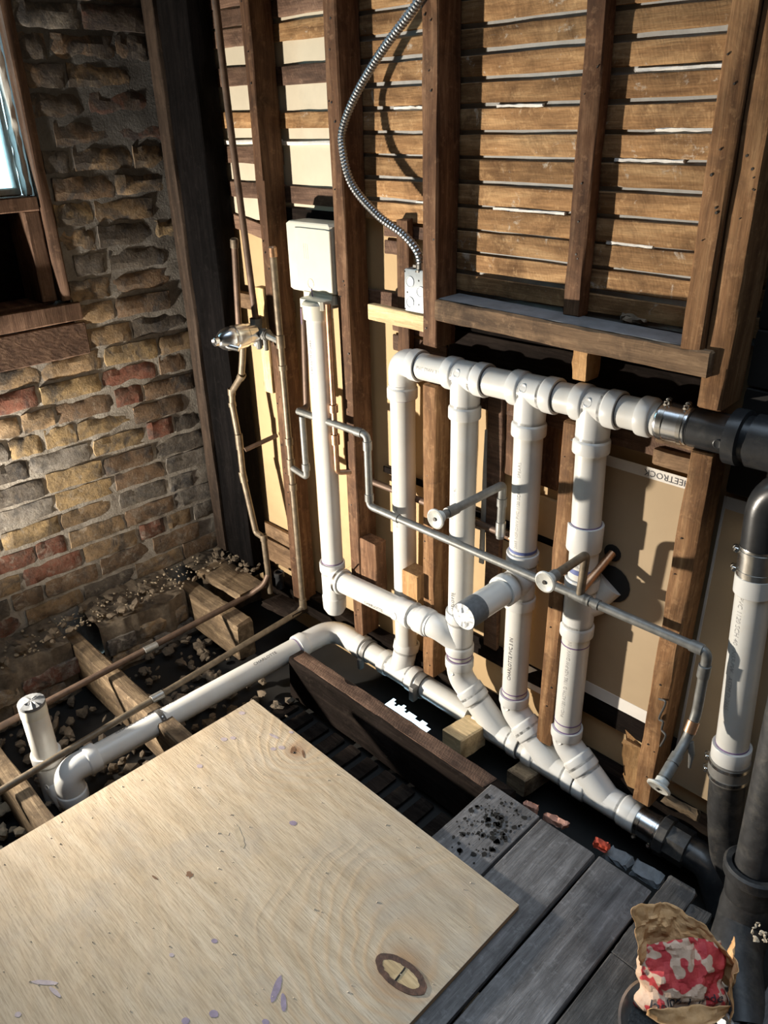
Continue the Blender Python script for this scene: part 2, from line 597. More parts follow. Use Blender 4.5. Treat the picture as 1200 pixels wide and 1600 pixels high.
def ply_material():
    t = NT('plywood_face')
    g = t.n('ShaderNodeNewGeometry')
    P = g.outputs['Position']
    # growth rings bulge round the two knots
    warp = t.noise(P, 2.2, 3, .5)
    k1 = t.n('ShaderNodeVectorMath', operation='DISTANCE')
    t.l(P, k1.inputs[0])
    k1.inputs[1].default_value = KNOT1
    k2 = t.n('ShaderNodeVectorMath', operation='DISTANCE')
    t.l(P, k2.inputs[0])
    k2.inputs[1].default_value = KNOT2
    sep = t.n('ShaderNodeSeparateXYZ')
    t.l(P, sep.inputs[0])
    near = t.math('MULTIPLY', t.math('SUBTRACT', .42, k1.outputs['Value'], True), 2.2)
    near2 = t.math('MULTIPLY', t.math('SUBTRACT', .22, k2.outputs['Value'], True), 3.0)
    v = t.math('ADD', t.math('MULTIPLY', sep.outputs['Y'], 9.0), t.math('ADD', t.math('MULTIPLY', near, 7.0), t.math('MULTIPLY', near2, 5.0)))
    v = t.math('ADD', v, t.math('MULTIPLY', warp, 5.0))
    ring = t.math('ADD', t.math('MULTIPLY', t.math('SINE', t.math('MULTIPLY', v, 9.0)), .5), .5)
    ring = t.math('POWER', ring, 2.5)
    ringamt = t.math('ADD', .10, t.math('ADD', t.math('MULTIPLY', near, .55), t.math('MULTIPLY', near2, .5)), True)
    mp = t.n('ShaderNodeMapping')
    mp.inputs['Scale'].default_value = (9, 170, 30)
    t.l(P, mp.inputs['Vector'])
    f = t.noise(mp.outputs[0], 1.5, 5, .7, .25)
    mp2 = t.n('ShaderNodeMapping')
    mp2.inputs['Scale'].default_value = (2, 14, 3)
    t.l(P, mp2.inputs['Vector'])
    f2 = t.noise(mp2.outputs[0], 1.6, 5, .6, .4)
    c = t.ramp(f2, [(.3, (.40, .315, .21)), (.55, (.49, .40, .285)), (.75, (.56, .475, .36))])
    c = t.mix(.75, c, t.ramp(f, [(.32, (.55, .51, .47)), (.55, (1.06, 1.05, 1.04))]), 'MULTIPLY')
    c = t.mix(t.math('MULTIPLY', ring, ringamt), c, (.50, .33, .18))
    g1 = t.noise(P, 3.4, 6, .7, .5)
    c = t.mix(t.math('MULTIPLY', t.ramp(g1, [(.47, (0, 0, 0)), (.72, (1, 1, 1))]), .55), c, (.33, .295, .25))
    for k, rr, cc in ((k1, .095, (.30, .16, .07)), (k2, .05, (.22, .10, .04))):
        d = t.math('SUBTRACT', 1.0, t.math('MULTIPLY', k.outputs['Value'], 1 / rr), True)
        c = t.mix(t.math('MULTIPLY', d, .9), c, cc)
    t.bump(t.math('ADD', f, t.math('MULTIPLY', ring, .3)), .6, .003)
    t.out(c, .7, spec=.25)
    t = NT('plywood_edge')
    g = t.n('ShaderNodeNewGeometry')
    sep = t.n('ShaderNodeSeparateXYZ')
    t.l(g.outputs['Position'], sep.inputs[0])
    s = t.math('ADD', t.math('MULTIPLY', t.math('SINE', t.math('MULTIPLY', sep.outputs['Z'], 1500.0)), .5), .5)
    t.out(t.mix(s, (.42, .30, .17), (.22, .14, .08)), .8)


simple('knot_rim', (.085, .042, .026), .75, var=.6, vs=40, bump=.8, dirt=(.02, .014, .012), dirt_s=30, dirt_amt=.9)
KNOT1 = tuple(PZ(626, 1520, .022))
KNOT2 = tuple(PZ(463, 1172, .022))
ply_material()


def paper_material():
    t = NT('bag_paper')
    g = t.n('ShaderNodeNewGeometry')
    P = g.outputs['Position']
    n1 = t.noise(P, 40, 5, .6)
    c = t.ramp(n1, [(.3, (.60, .33, .14)), (.7, (.80, .50, .26))])
    t.bump(t.noise(P, 60, 4, .6, .5), .35, .004)
    t.out(c, .75, spec=.2)
    t = NT('bag_print')
    g = t.n('ShaderNodeNewGeometry')
    P = g.outputs['Position']
    n1 = t.noise(P, 17, 2, .5, .3)
    n2 = t.noise(P, 40, 5, .6)
    red = t.ramp(n2, [(.3, (.46, .035, .045)), (.7, (.66, .09, .085))])
    tan = t.ramp(n2, [(.3, (.60, .40, .28)), (.7, (.74, .54, .40))])
    m = t.ramp(n1, [(.485, (0, 0, 0)), (.50, (1, 1, 1))])
    t.bump(t.noise(P, 60, 4, .6, .5), .35, .004)
    t.out(t.mix(m, tan, red), .6, spec=.3)


paper_material()


def glass_material():
    t = NT('window_glass')
    tr = t.n('ShaderNodeBsdfTransparent')
    tr.inputs['Color'].default_value = (.90, .97, .98, 1)
    gl = t.n('ShaderNodeBsdfGlossy')
    gl.inputs['Roughness'].default_value = .05
    mx = t.n('ShaderNodeMixShader')
    lw = t.n('ShaderNodeFresnel')
    lw.inputs['IOR'].default_value = 1.2
    t.l(lw.outputs[0], mx.inputs[0])
    t.l(tr.outputs[0], mx.inputs[1])
    t.l(gl.outputs[0], mx.inputs[2])
    t.l(mx.outputs[0], t.t.nodes['Material Output'].inputs['Surface'])


glass_material()

# ------------------------------------------------------------------ the room shell
RNG = random.Random(3)
BX = -3.05           # face of the brick wall
LY = .100            # face of the laths


def plain(name, lo_, hi_, mat):
    return obj(name, MB().box(lo_, hi_, .0005), mat, None, 0)


wall_back = struct(plain('wall_back', (-3.4, .118, -.29), (1.4, .15, 2.75), 'drywall'))
mb = MB()
mb.box((-3.4, -4.6, 2.75), (1.4, .15, 2.8), .0005)
struct(obj('ceiling', mb, 'soot_shade', None, 0))
struct(plain('wall_front', (-3.4, -4.66, -.55), (1.42, -4.6, 2.75), 'brown_wall'))
struct(plain('wall_right', (1.35, -4.6, -.55), (1.42, .15, 2.75), 'brown_wall'))

# brick wall: a rough mortar bed that swells over the bricks here and there, with every brick set in it
WIN = (-1.30, -.492, 1.15, 2.75)    # y0, y1, z0, z1 of the window hole with its timber


def mortar_x(y, z):
    n = noise.noise(V((y * 7, z * 9, 1.3))) + .5 * noise.noise(V((y * 19, z * 23, 4.1)))
    up = min(max((z - .9) / .9, 0), 1)
    return BX - .0055 + .004 * n + .002 * up


def grid_mesh(y0, y1, z0, z1, step, fx):
    mb = MB()
    ny = max(2, int((y1 - y0) / step))
    nz = max(2, int((z1 - z0) / step))
    for i in range(ny + 1):
        for j in range(nz + 1):
            y = y0 + (y1 - y0) * i / ny
            z = z0 + (z1 - z0) * j / nz
            mb.v.append((fx(y, z), y, z))
    for i in range(ny):
        for j in range(nz):
            a = i * (nz + 1) + j
            mb.f.append((a, a + nz + 1, a + nz + 2, a + 1))
    return mb


mb = MB()
for (a, b, c, d) in ((WIN[1], .118, -.5, 2.75), (-1.9, WIN[1], -.5, WIN[2])):
    g = grid_mesh(a, b, c, d, .02, mortar_x)
    k = len(mb.v)
    mb.v += g.v
    mb.f += [tuple(i + k for i in f) for f in g.f]
k = len(mb.v)
mb.box((BX - .17, WIN[1], -.5), (BX - .06, .15, 2.75))
mb.box((BX - .40, -4.6, -.5), (BX - .06, WIN[1], WIN[2]))
mb.box((BX - .40, -4.6, WIN[2]), (BX - .06, WIN[0], 2.75))
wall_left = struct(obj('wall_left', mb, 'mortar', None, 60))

brick_meshes = []
for k in range(7):
    rr = random.Random(40 + k)
    mb = MB()
    # front face 6 x 3 cells with worn rounded rim; sides run back into the bed
    nx, nz = 6, 3
    for j in range(nz + 1):
        for i in range(nx + 1):
            u, v = i / nx - .5, j / nz - .5
            e = max(abs(u) * 2, 0) ** 6 * .5 + max(abs(v) * 2, 0) ** 4 * .5
            rim = i in (0, nx) or j in (0, nz)
            x = .5 - (.35 if rim else 0) * rr.uniform(.5, 1) + rr.uniform(-.12, .12)
            mb.v.append((x, (u + rr.uniform(-.018, .018)) * (1 - .03 * (j in (0, nz))), v + rr.uniform(-.06, .06)))
    for j in range(nz):
        for i in range(nx):
            a = j * (nx + 1) + i
            mb.f.append((a, a + 1, a + nx + 2, a + nx + 1))
    rim = [i for i in range(nx + 1)] + [j * (nx + 1) + nx for j in range(1, nz + 1)] + [nz * (nx + 1) + i for i in range(nx - 1, -1, -1)] + [j * (nx + 1) for j in range(nz - 1, 0, -1)]
    b0 = len(mb.v)
    for q in rim:
        x, y, z = mb.v[q]
        mb.v.append((-.8, y * 1.0, z * 1.0))
    m = len(rim)
    for i in range(m):
        mb.f.append((rim[i], b0 + i, b0 + (i + 1) % m, rim[(i + 1) % m]))
    me = bpy.data.meshes.new('brick')
    me.from_pydata(mb.v, [], mb.f)
    bm = bmesh.new()
    bm.from_mesh(me)
    bmesh.ops.recalc_face_normals(bm, faces=bm.faces)
    bm.to_mesh(me)
    bm.free()
    me.shade_smooth()
    me.set_sharp_from_angle(angle=math.radians(50))
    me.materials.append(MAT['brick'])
    brick_meshes.append(me)

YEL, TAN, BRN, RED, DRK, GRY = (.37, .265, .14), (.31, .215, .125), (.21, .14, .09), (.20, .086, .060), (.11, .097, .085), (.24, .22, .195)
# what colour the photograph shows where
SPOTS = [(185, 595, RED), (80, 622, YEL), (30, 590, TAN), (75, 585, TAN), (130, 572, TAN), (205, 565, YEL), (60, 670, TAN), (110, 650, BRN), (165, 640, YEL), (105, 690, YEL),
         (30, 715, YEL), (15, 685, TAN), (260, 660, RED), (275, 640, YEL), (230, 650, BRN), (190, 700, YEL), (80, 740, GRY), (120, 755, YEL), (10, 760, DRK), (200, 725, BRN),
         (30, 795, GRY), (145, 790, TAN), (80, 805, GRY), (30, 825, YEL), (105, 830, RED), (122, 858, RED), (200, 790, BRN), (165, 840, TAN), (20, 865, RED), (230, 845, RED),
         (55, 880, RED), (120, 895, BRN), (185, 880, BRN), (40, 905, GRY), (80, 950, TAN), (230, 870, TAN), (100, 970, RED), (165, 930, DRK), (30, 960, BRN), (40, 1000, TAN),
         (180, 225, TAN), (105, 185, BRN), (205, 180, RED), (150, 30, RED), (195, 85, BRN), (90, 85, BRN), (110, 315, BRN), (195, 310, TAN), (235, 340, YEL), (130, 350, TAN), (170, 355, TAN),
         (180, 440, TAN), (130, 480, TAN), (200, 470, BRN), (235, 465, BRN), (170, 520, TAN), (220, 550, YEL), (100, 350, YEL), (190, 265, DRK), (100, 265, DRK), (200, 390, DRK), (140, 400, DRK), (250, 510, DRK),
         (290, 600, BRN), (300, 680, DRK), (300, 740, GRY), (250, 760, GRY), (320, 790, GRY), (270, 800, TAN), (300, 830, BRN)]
brick_count = 0


def add_brick(yc, zc, L, H, x, parent, tilt=0.0):
    global brick_count
    px, py = proj((x, yc, zc))
    if px < -45 or py > 1180 or py < -60:
        return
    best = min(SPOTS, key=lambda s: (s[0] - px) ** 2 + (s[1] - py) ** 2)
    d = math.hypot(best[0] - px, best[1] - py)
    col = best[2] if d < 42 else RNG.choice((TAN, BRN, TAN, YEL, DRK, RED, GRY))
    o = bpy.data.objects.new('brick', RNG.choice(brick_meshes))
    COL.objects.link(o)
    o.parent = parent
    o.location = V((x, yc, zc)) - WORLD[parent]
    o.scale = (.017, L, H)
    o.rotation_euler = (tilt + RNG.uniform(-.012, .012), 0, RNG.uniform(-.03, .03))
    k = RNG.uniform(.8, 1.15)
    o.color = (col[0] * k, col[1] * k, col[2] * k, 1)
    brick_count += 1


row = 0
z = .02
while z < 2.5:
    pitch = .0925
    y = .10 - RNG.uniform(0, .2)
    while y > -1.6:
        L = RNG.choice((.235, .245, .25, .125, .24))
        y0, y1 = y - L, y
        y = y0 - RNG.uniform(.010, .022)
        if y1 > .11 or y0 < -1.45:
            continue
        zc = z + pitch / 2
        if zc > WIN[2] - .02:
            if y1 < WIN[1] + .05:
                continue
            if y0 < WIN[1] + .005:
                y0 = WIN[1] + .005
        add_brick((y0 + y1) / 2, zc + RNG.uniform(-.004, .004), y1 - y0, pitch - RNG.uniform(.014, .024), BX + RNG.uniform(-.009, -.002), wall_left)
    z += pitch
    row += 1
print('bricks', brick_count)

# broken brick ledge under the wall, where the joists are let in
def ledge_patch(y0, y1, depth):
    mb = MB()
    nx, ny = 14, max(4, int((y1 - y0) / .016))
    x0, x1 = BX - .03, BX + depth
    for i in range(nx + 1):
        for j in range(ny + 1):
            u = i / nx
            y = y0 + (y1 - y0) * j / ny
            p = V((u * 9, y * 14, 2.2))
            e = noise.noise(V((y * 9, 3.3, 1.1))) * .03
            if u < .72:
                x = x0 + (x1 + e - x0) * u / .72
                zz = .035 - .07 * u + .028 * noise.noise(p) + .014 * noise.noise(p * 3.1)
            else:
                x = x1 + e + .012 * noise.noise(p * 2)
                zz = -.015 - .42 * (u - .72) / .28 + .02 * noise.noise(p * 2)
            mb.v.append((x, y, zz))
    for i in range(nx):
        for j in range(ny):
            a = i * (ny + 1) + j
            mb.f.append((a, a + ny + 1, a + ny + 2, a + 1))
    return mb


for k, (a, b, dp) in enumerate(((-1.30, -.87, .20), (-.74, -.315, .20), (-.20, .11, .17), (-1.9, -1.38, .2))):
    o = obj('ledge', ledge_patch(a, b, dp), 'rubble', wall_left, 60)
for (yc, zc, L) in ((-.45, -.115, .24), (-.66, -.12, .13), (-.40, -.20, .22), (-.62, -.205, .2), (-.98, -.12, .24), (-1.17, -.115, .1), (-1.05, -.205, .22)):
    add_brick(yc, zc, L, .072, BX + .205, wall_left)

_bm = bmesh.new()
bmesh.ops.create_icosphere(_bm, subdivisions=1, radius=1.0)
ICO = [tuple(v.co) for v in _bm.verts]
ICOF = [tuple(v.index for v in f.verts) for f in _bm.faces]
_bm.free()

# loose rubble and crumbs on the ledge and in the corner
def crumbs(name, spots, mat, label, seed, smin=.004, smax=.013):
    rr = random.Random(seed)
    mb = MB()
    for (x, y, z) in spots:
        s = rr.uniform(smin, smax)
        b = len(mb.v)
        M = Matrix.Rotation(rr.uniform(0, 6.28), 3, 'Z') @ Matrix.Rotation(rr.uniform(-1.5, 1.5), 3, 'X')
        sq = V((rr.uniform(.7, 1.3), rr.uniform(.6, 1.0), rr.uniform(.35, .7))) * s
        for p in ICO:
            q = M @ V((p[0] * sq.x, p[1] * sq.y, p[2] * sq.z)) * rr.uniform(.75, 1.2)
            mb.v.append((x + q.x, y + q.y, z + q.z + s * .3))
        for f in ICOF:
            mb.f.append(tuple(b + i for i in f))
    o = obj(name, mb, mat, None, 0)
    tag(o, label, 'rubble')
    o['kind'] = 'stuff'
    return o


rr = random.Random(5)
crumbs('rubble', [(BX + .02 + rr.random() * .17, -1.3 + rr.random() * 1.38, .025 + rr.uniform(-.02, .01)) for _ in range(340)], 'chip_dull', 'pale crumbled mortar scattered along the brick ledge', 6, .0025, .0095)

crumbs('rubble', [(BX + .03 + rr.random() * .17, -1.28 + rr.random() * 1.3, .02) for _ in range(46)], 'rubble', 'larger dark mortar lumps lying on the brick ledge', 8, .012, .032)
crumbs('rubble', [(BX + .05 + rr.random() * .30, -.06 + rr.random() * .14, .02) for _ in range(60)], 'rubble', 'heap of broken mortar at the foot of the corner post', 9, .008, .024)

# ------------------------------------------------------------------ window in the brick wall
win = bpy.data.objects.new('window_1', None)
COL.objects.link(win)
win.location = (BX - .1, -.9, 1.2)
WORLD[win] = V(win.location)
struct(win)
FO = -.490


def wpart(name, lo_, hi_, mat, parent=win, ch=.004, seg=6, jit=.0015):
    lo_, hi_ = V(lo_), V(hi_)
    e = (hi_ - lo_) / 2
    c = (hi_ + lo_) / 2
    ax = max(range(3), key=lambda i: e[i])
    a = c.copy()
    b = c.copy()
    a[ax] -= e[ax]
    b[ax] += e[ax]
    o = [V((0, 0, 0)), V((0, 0, 0))]
    idx = [i for i in range(3) if i != ax]
    o[0][idx[0]] = e[idx[0]]
    o[1][idx[1]] = e[idx[1]]
    return obj(name, MB().beam(a, b, o[0], o[1], ch, seg, jit), mat, parent)


wpart('jamb', (BX - .05, FO - .036, 1.335), (BX + .008, FO, 2.75), 'jamb_wood')
wpart('jamb_lining', (BX - .19, FO - .10, 1.335), (BX - .02, FO - .042, 1.665), 'jamb_wood')
wpart('sill', (BX - .20, -1.30, 1.665), (BX - .01, FO - .042, 1.715), 'jamb_wood')
wpart('apron', (BX - .20, -1.30, 1.255), (BX + .015, FO + .03, 1.325), 'jamb_wood')
wpart('lintel_beam', (BX - .16, -1.30, 1.115), (BX + .004, FO + .038, 1.245), 'lath_wood_dark')
wpart('recess_back', (BX - .24, -1.30, 1.25), (BX - .2, FO, 1.70), 'black_wood')
wpart('recess_floor', (BX - .22, -1.30, 1.28), (BX - .05, FO - .04, 1.33), 'lath_wood_dark')
wpart('stop_bead', (BX - .10, FO - .062, 1.715), (BX - .045, FO - .042, 2.75), 'white_paint', jit=.003, seg=40)
wpart('sash_stile', (BX - .14, FO - .078, 1.715), (BX - .10, FO - .060, 2.75), 'white_paint')
wpart('sash_rail', (BX - .14, -1.25, 1.715), (BX - .10, FO - .06, 1.742), 'white_paint')
wpart('sash_rail', (BX - .14, -1.25, 2.02), (BX - .10, FO - .06, 2.045), 'white_paint')
wpart('sash_stile', (BX - .14, -1.29, 1.715), (BX - .10, -1.25, 2.75), 'white_paint')
for za, zb in ((1.742, 2.02), (2.045, 2.75)):
    wpart('pane', (BX - .125, -1.25, za), (BX - .118, FO - .075, zb), 'window_glass', ch=.0005, jit=0, seg=1)

# ------------------------------------------------------------------ laths, boards and drywall of the back wall
def lath(x0, x1, z0, z1, mat='lath_wood', y=LY, th=.009, dz=0.0, name='lath', rag=.004, jit=.0015):
    zc, h = (z0 + z1) / 2, (z1 - z0) / 2
    return obj(name, MB().beam((x0, y + th / 2, zc), (x1, y + th / 2, zc + dz), (0, 0, h), (0, th / 2, 0), .0025, max(4, int((x1 - x0) / .08)), jit, (rag, rag)), mat, wall_back)


obj('plaster_coat', MB().box((-1.60, .109, 1.43), (-.60, .117, 2.75), .001), 'plaster', wall_back)
obj('plaster_coat', MB().box((-2.03, .109, 1.645), (-1.60, .117, 2.75), .001), 'plaster', wall_back)
GAPS = [2.46, 2.398, 2.336, 2.273, 2.211, 2.149, 2.086, 2.022, 1.958, 1.892, 1.829, 1.765, 1.698, 1.634, 1.572, 1.512, 1.447]
for i in range(len(GAPS) - 1):
    hi_, lo_ = GAPS[i], GAPS[i + 1]
    g = .0065 + random.uniform(-.0015, .002)
    if abs(hi_ - 1.634) < .001 or abs(lo_ - 1.634) < .001:
        g = .004
    lath(-1.60, -.60, lo_ + g, hi_ - g, dz=-.008 + random.uniform(-.002, .002), jit=.0012)
    if lo_ > 1.60:
        lath(-2.02, -1.60, lo_ + g + .004, hi_ - g + .003, dz=-.004)
# plaster keys squeezed through some joints
for (x0, x1, zz) in ((-1.45, -1.21, 1.700), (-1.08, -.9, 1.83), (-1.05, -.84, 2.02), (-1.45, -1.3, 1.958), (-1.75, -1.63, 1.705), (-1.84, -1.7, 1.965), (-1.08, -.95, 1.637), (-.98, -.82, 1.895)):
    obj('plaster_key', MB().beam((x0, .104, zz - .003), (x1, .104, zz - .005), (0, 0, .0035), (0, .005, 0), .001, 8, .0015), 'plaster_white', wall_back)

obj('cream_sheet', MB().box((-3.0, .1095, 1.60), (-2.0, .1175, 2.75), .001), 'cream_board', wall_back)
# left bays: sparse boards with tan sheet showing between
for (z0, z1, m) in ((2.30, 2.37, 'lath_wood_dark'), (2.242, 2.293, 'lath_wood_dark'), (2.18, 2.234, 'lath_wood_dark'), (2.06, 2.118, 'lath_wood_dark'), (1.922, 1.975, 'lath_wood'), (1.803, 1.862, 'lath_wood_dark'), (1.682, 1.738, 'lath_wood_dark')):
    x0 = -2.83 if z0 > 2.1 else -2.98
    lath(x0, -2.40, z0, z1, m, dz=-.006)
lath(-2.96, -2.40, 1.597, 1.652, 'lath_wood_dark', dz=-.092)
lath(-2.98, -2.40, 1.865, 1.880, 'plaster_white', name='plaster_lip', th=.014)
for (z0, z1, m) in ((2.30, 2.37, 'lath_wood_dark'), (2.242, 2.292, 'lath_wood_dark'), (2.173, 2.226, 'lath_wood'), (2.046, 2.102, 'lath_wood_dark'), (1.915, 1.963, 'lath_wood'), (1.672, 1.728, 'lath_wood_dark'), (1.60, 1.655, 'black_wood')):
    lath(-2.42, -2.0, z0, z1, m, dz=-.003)
lath(-2.40, -2.0, 1.862, 1.874, 'plaster_white', name='plaster_lip', th=.014)
# lower left bay
lath(-2.80, -2.40, 1.255, 1.315, 'stud_wood_x', dz=0, y=.07, th=.04)
lath(-2.80, -2.42, .165, .235, 'stud_wood_x', y=.09, th=.02)
lath(-2.80, -2.42, .04, .155, 'stud_wood_x', y=.085, th=.025)
# bay between the second and third stud, beside the steel box
for (z0, z1, x0, x1) in ((1.590, 1.628, -1.90, -1.62), (1.535, 1.578, -1.90, -1.78), (1.36, 1.41, -2.0, -1.62), (1.285, 1.325, -1.87, -1.62), (1.215, 1.272, -1.87, -1.62)):
    lath(x0, x1, z0, z1, 'lath_wood_dark', y=.105)
obj('vertical_batten', MB().beam((-1.785, .085, 1.10), (-1.785, .085, 1.655), (.026, 0, 0), (0, .012, 0), .002, 8, .002, (.01, .01)), 'stud_wood', wall_back)
obj('cleat', MB().beam((-1.90, .035, 1.358), (-1.634, .035, 1.354), (0, 0, .026), (0, .014, 0), .002, 6, .001), 'pale_wood_x', wall_back)
# battens and sheathing that show between the white risers
obj('vertical_batten', MB().beam(PY(768, 1010, .09), PY(778, 610, .09), (.028, 0, 0), (0, .012, 0), .002, 8, .002), 'lath_wood_dark', wall_back)
a, b = PY(800, 632, .10), PY(822, 755, .10)
obj('sheathing_panel', MB().beam((-1.26, .098, .90), (-1.26, .098, 1.2), (.10, 0, 0), (0, .008, 0), .002, 6, .002, (.01, 0)), 'stud_wood', wall_back)
obj('metal_strip', MB().beam(PY(752, 880, .085), PY(762, 672, .085), (.010, 0, 0), (0, .003, 0), .001, 8, .001), 'steel_box', wall_back)
for (x0, x1, z0, z1) in ((-1.56, -1.12, .70, .728), (-1.56, -1.12, .655, .682), (-1.93, -1.65, .735, .76)):
    lath(x0, x1, z0, z1, 'black_wood', y=.10)
# dark boarding under the header and the boards behind the black pipe
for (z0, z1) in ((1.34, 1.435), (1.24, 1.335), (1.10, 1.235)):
    lath(-1.60, -.72, z0, z1, 'black_wood' if z0 > 1.2 else 'lath_wood_dark', y=.09, th=.018)
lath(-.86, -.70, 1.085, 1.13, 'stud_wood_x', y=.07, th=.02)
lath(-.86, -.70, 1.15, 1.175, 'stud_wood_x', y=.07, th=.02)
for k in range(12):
    lath(-.66, 1.3, 1.06 + k * .14, 1.195 + k * .14, 'soot_shade', y=.085, th=.02, rag=0)  # boards coloured near-black for the shade in this bay
# drywall seen from behind, with its paper-taped edges
obj('drywall_panel', MB().box((-1.10, .098, .245), (-.70, .112, 1.055), .0008), 'drywall_brown', wall_back)
e = obj('paper_tape', MB().box((-1.05, .0965, 1.030), (-.70, .0985, 1.062), .0004), 'tape_paper', wall_back)
e = obj('paper_tape', MB().box((-1.10, .0965, .215), (-.70, .0985, .262), .0004), 'tape_paper', wall_back)
lettering('SHEETROCK', .026, (-.745, .0965, 1.045), (-1, 0, 0), (0, -1, 0), 0, wall_back, 'ink', .0006)
lath(-1.6, 1.3, .13, .21, 'black_wood', y=.098, th=.012)
obj('drywall_panel', MB().box((-.66, .096, .05), (1.3, .112, 1.045), .0008), 'drywall_brown', wall_back)
obj('paper_tape', MB().box((-.658, .0945, 1.010), (-.36, .0965, 1.045), .0004), 'tape_grey', wall_back)
obj('paper_tape', MB().box((-.664, .0925, .12), (-.657, .0965, 1.045), .0004), 'tape_grey', wall_back)
obj('drywall_panel', MB().box((-1.33, .100, .10), (-1.06, .114, .86), .0008), 'drywall', wall_back)
obj('paper_tape', MB().box((-1.33, .0985, .105), (-1.04, .1005, .20), .0004), 'tape_paper', wall_back)
hole = obj('drywall_hole', MB().lathe((PY(955, 912, .0955)), (0, -1, 0), [(0, .062), (.0015, .058)], 18), 'dark_hole', wall_back)
hole = obj('drywall_hole', MB().lathe((PY(957, 864, .0955)), (0, -1, 0), [(0, .028), (.0015, .024)], 14), 'dark_hole', wall_back)

# ------------------------------------------------------------------ studs, header, joists
def stud(label, x0, x1, z0, z1, y0=0.0, y1=.097, mat='stud_wood', seg=14, jit=.0022, cat='stud', name='wall_stud', group=None, rag=(0, 0), lean=0.0):
    xc, yc = (x0 + x1) / 2, (y0 + y1) / 2
    o = obj(name, MB().beam((xc + lean, yc, z0), (xc, yc, z1), ((x1 - x0) / 2, 0, 0), (0, (y1 - y0) / 2, 0), .004, seg, jit, rag), mat)
    if name == 'wall_stud' and z1 - z0 > .3:
        hm_ = MB()
        for _ in range(int((z1 - z0) * 6)):
            r_ = random.uniform(.0015, .0038)
            zz = random.uniform(z0 + .03, min(z1, 2.35) - .03)
            hm_.lathe((xc + random.uniform(-.35, .35) * (x1 - x0), y0 + .002, zz), (0, -1, 0), [(0, r_), (.0045, r_ * .8)], 7)
        obj('nail_holes', hm_, 'nail', o)['kind'] = 'stuff'
    return tag(o, label, cat, group)


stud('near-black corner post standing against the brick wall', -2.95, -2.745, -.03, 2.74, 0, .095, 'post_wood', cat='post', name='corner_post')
stud('thin split brown strip between the bricks and the black corner post', -3.03, -2.955, .0, 2.74, -.012, .05, 'strip_wood', cat='strip', name='edge_strip', rag=(.02, 0), jit=.003)
stud('tall stud left of the white plastic box, behind the shower valve', -2.437, -2.392, -.03, 2.74)
stud('tall stud right of the white plastic box, crossed by the steel conduit', -2.028, -1.972, .0, 2.74)
stud('tall stud right of the steel junction box, split at mid height', -1.632, -1.574, 1.29, 2.74, rag=(.01, 0))
stud('sawn-off stud under the elbow end of the white manifold', -1.632, -1.576, 0.0, 1.168, mat='stud_warm')
stud('dark stud with pale wood below, standing on the header shelf', -1.163, -1.110, 1.444, 2.74, .052, .097)
stud('sawn-off stud between the third and fourth white risers', -1.099, -1.045, .0, 1.17, mat='stud_warm')
stud('short stud end hanging under the header above the manifold', -1.10, -1.05, 1.285, 1.375, .02, .085, mat='block_wood', seg=4)
stud('left board of the double stud at the right end of header', -.780, -.727, 1.435, 2.74, -.045, .075, mat='stud_warm')
stud('right board of the double stud, cut off above the black pipe', -.725, -.667, 1.302, 2.74, -.03, .09, mat='stud_warm')
stud('lower stud beneath the black pipe with round valve shadow on it', -.733, -.676, -.01, 1.182, mat='stud_warm')
o = obj('wire_tail', MB().tube(catmull([PY(1030, 1092, -.006), PY(1040, 1098, -.02), PY(1030, 1122, -.008), PY(1036, 1128, -.015), PY(1034, 1140, -.008), PY(1040, 1150, -.018), PY(1032, 1166, -.008)], 8), .0032, 8), 'rubber')
tag(o, 'twisted bit of black wire stapled to the lower right stud', 'wire')
# a small side piece and blocks nailed to the studs
o = obj('blocking', MB().beam((-1.665, .0, .35), (-1.665, .0, .455), (.040, 0, 0), (0, .035, 0), .003, 3, .001), 'block_wood')
tag(o, 'small square wood block nailed low between two white risers', 'block')
o = obj('blocking', MB().beam((-1.925, .03, .22), (-1.925, .03, .475), (.045, 0, 0), (0, .03, 0), .004, 5, .002), 'stud_wood')
tag(o, 'dark flat-topped block right of the stud by the first riser', 'block')
o = obj('blocking', MB().beam(PY(992, 1232, .02), PY(990, 1152, .02), (.034, 0, 0), (0, .012, 0), .003, 5, .005, (.05, .05)), 'block_wood')
tag(o, 'splintered orange wood scrap on the lowest right stud', 'block')
o = obj('blocking', MB().beam(PY(410, 448, .03), PY(425, 612, .03), (.028, 0, 0), (0, .016, 0), .003, 5, .002), 'pale_wood')
tag(o, 'pale fresh wood cleat behind the shower valve', 'block')

h0, h1 = V((-1.572, .041, 1.414)), V((-.700, .006, 1.410))
o = obj('header_beam', MB().beam(h0, h1, (0, .055, 0), (0, 0, .031), .005, 16, .002), 'stud_wood_x')
tag(o, 'rough horizontal header forming a shelf above the white manifold', 'beam')
o = obj('sole_plate', MB().beam((-2.75, .085, -.07), (.9, .085, -.07), (0, .028, 0), (0, 0, .055), .004, 20, .002), 'joist_dark')
tag(o, 'dark bottom plate under the studs behind the drain pipe', 'beam')

hb_ = bpy.data.objects['header_beam']
obj('sky_lit_top', MB().beam(h0 + V((.01, .004, .0325)), h1 + V((-.08, .004, .0325)), (0, .048, 0), (0, 0, .0012), .0008, 18, .0006), 'sky_lit_grey', hb_)  # thin slab coloured for the bluish daylight on the header's top
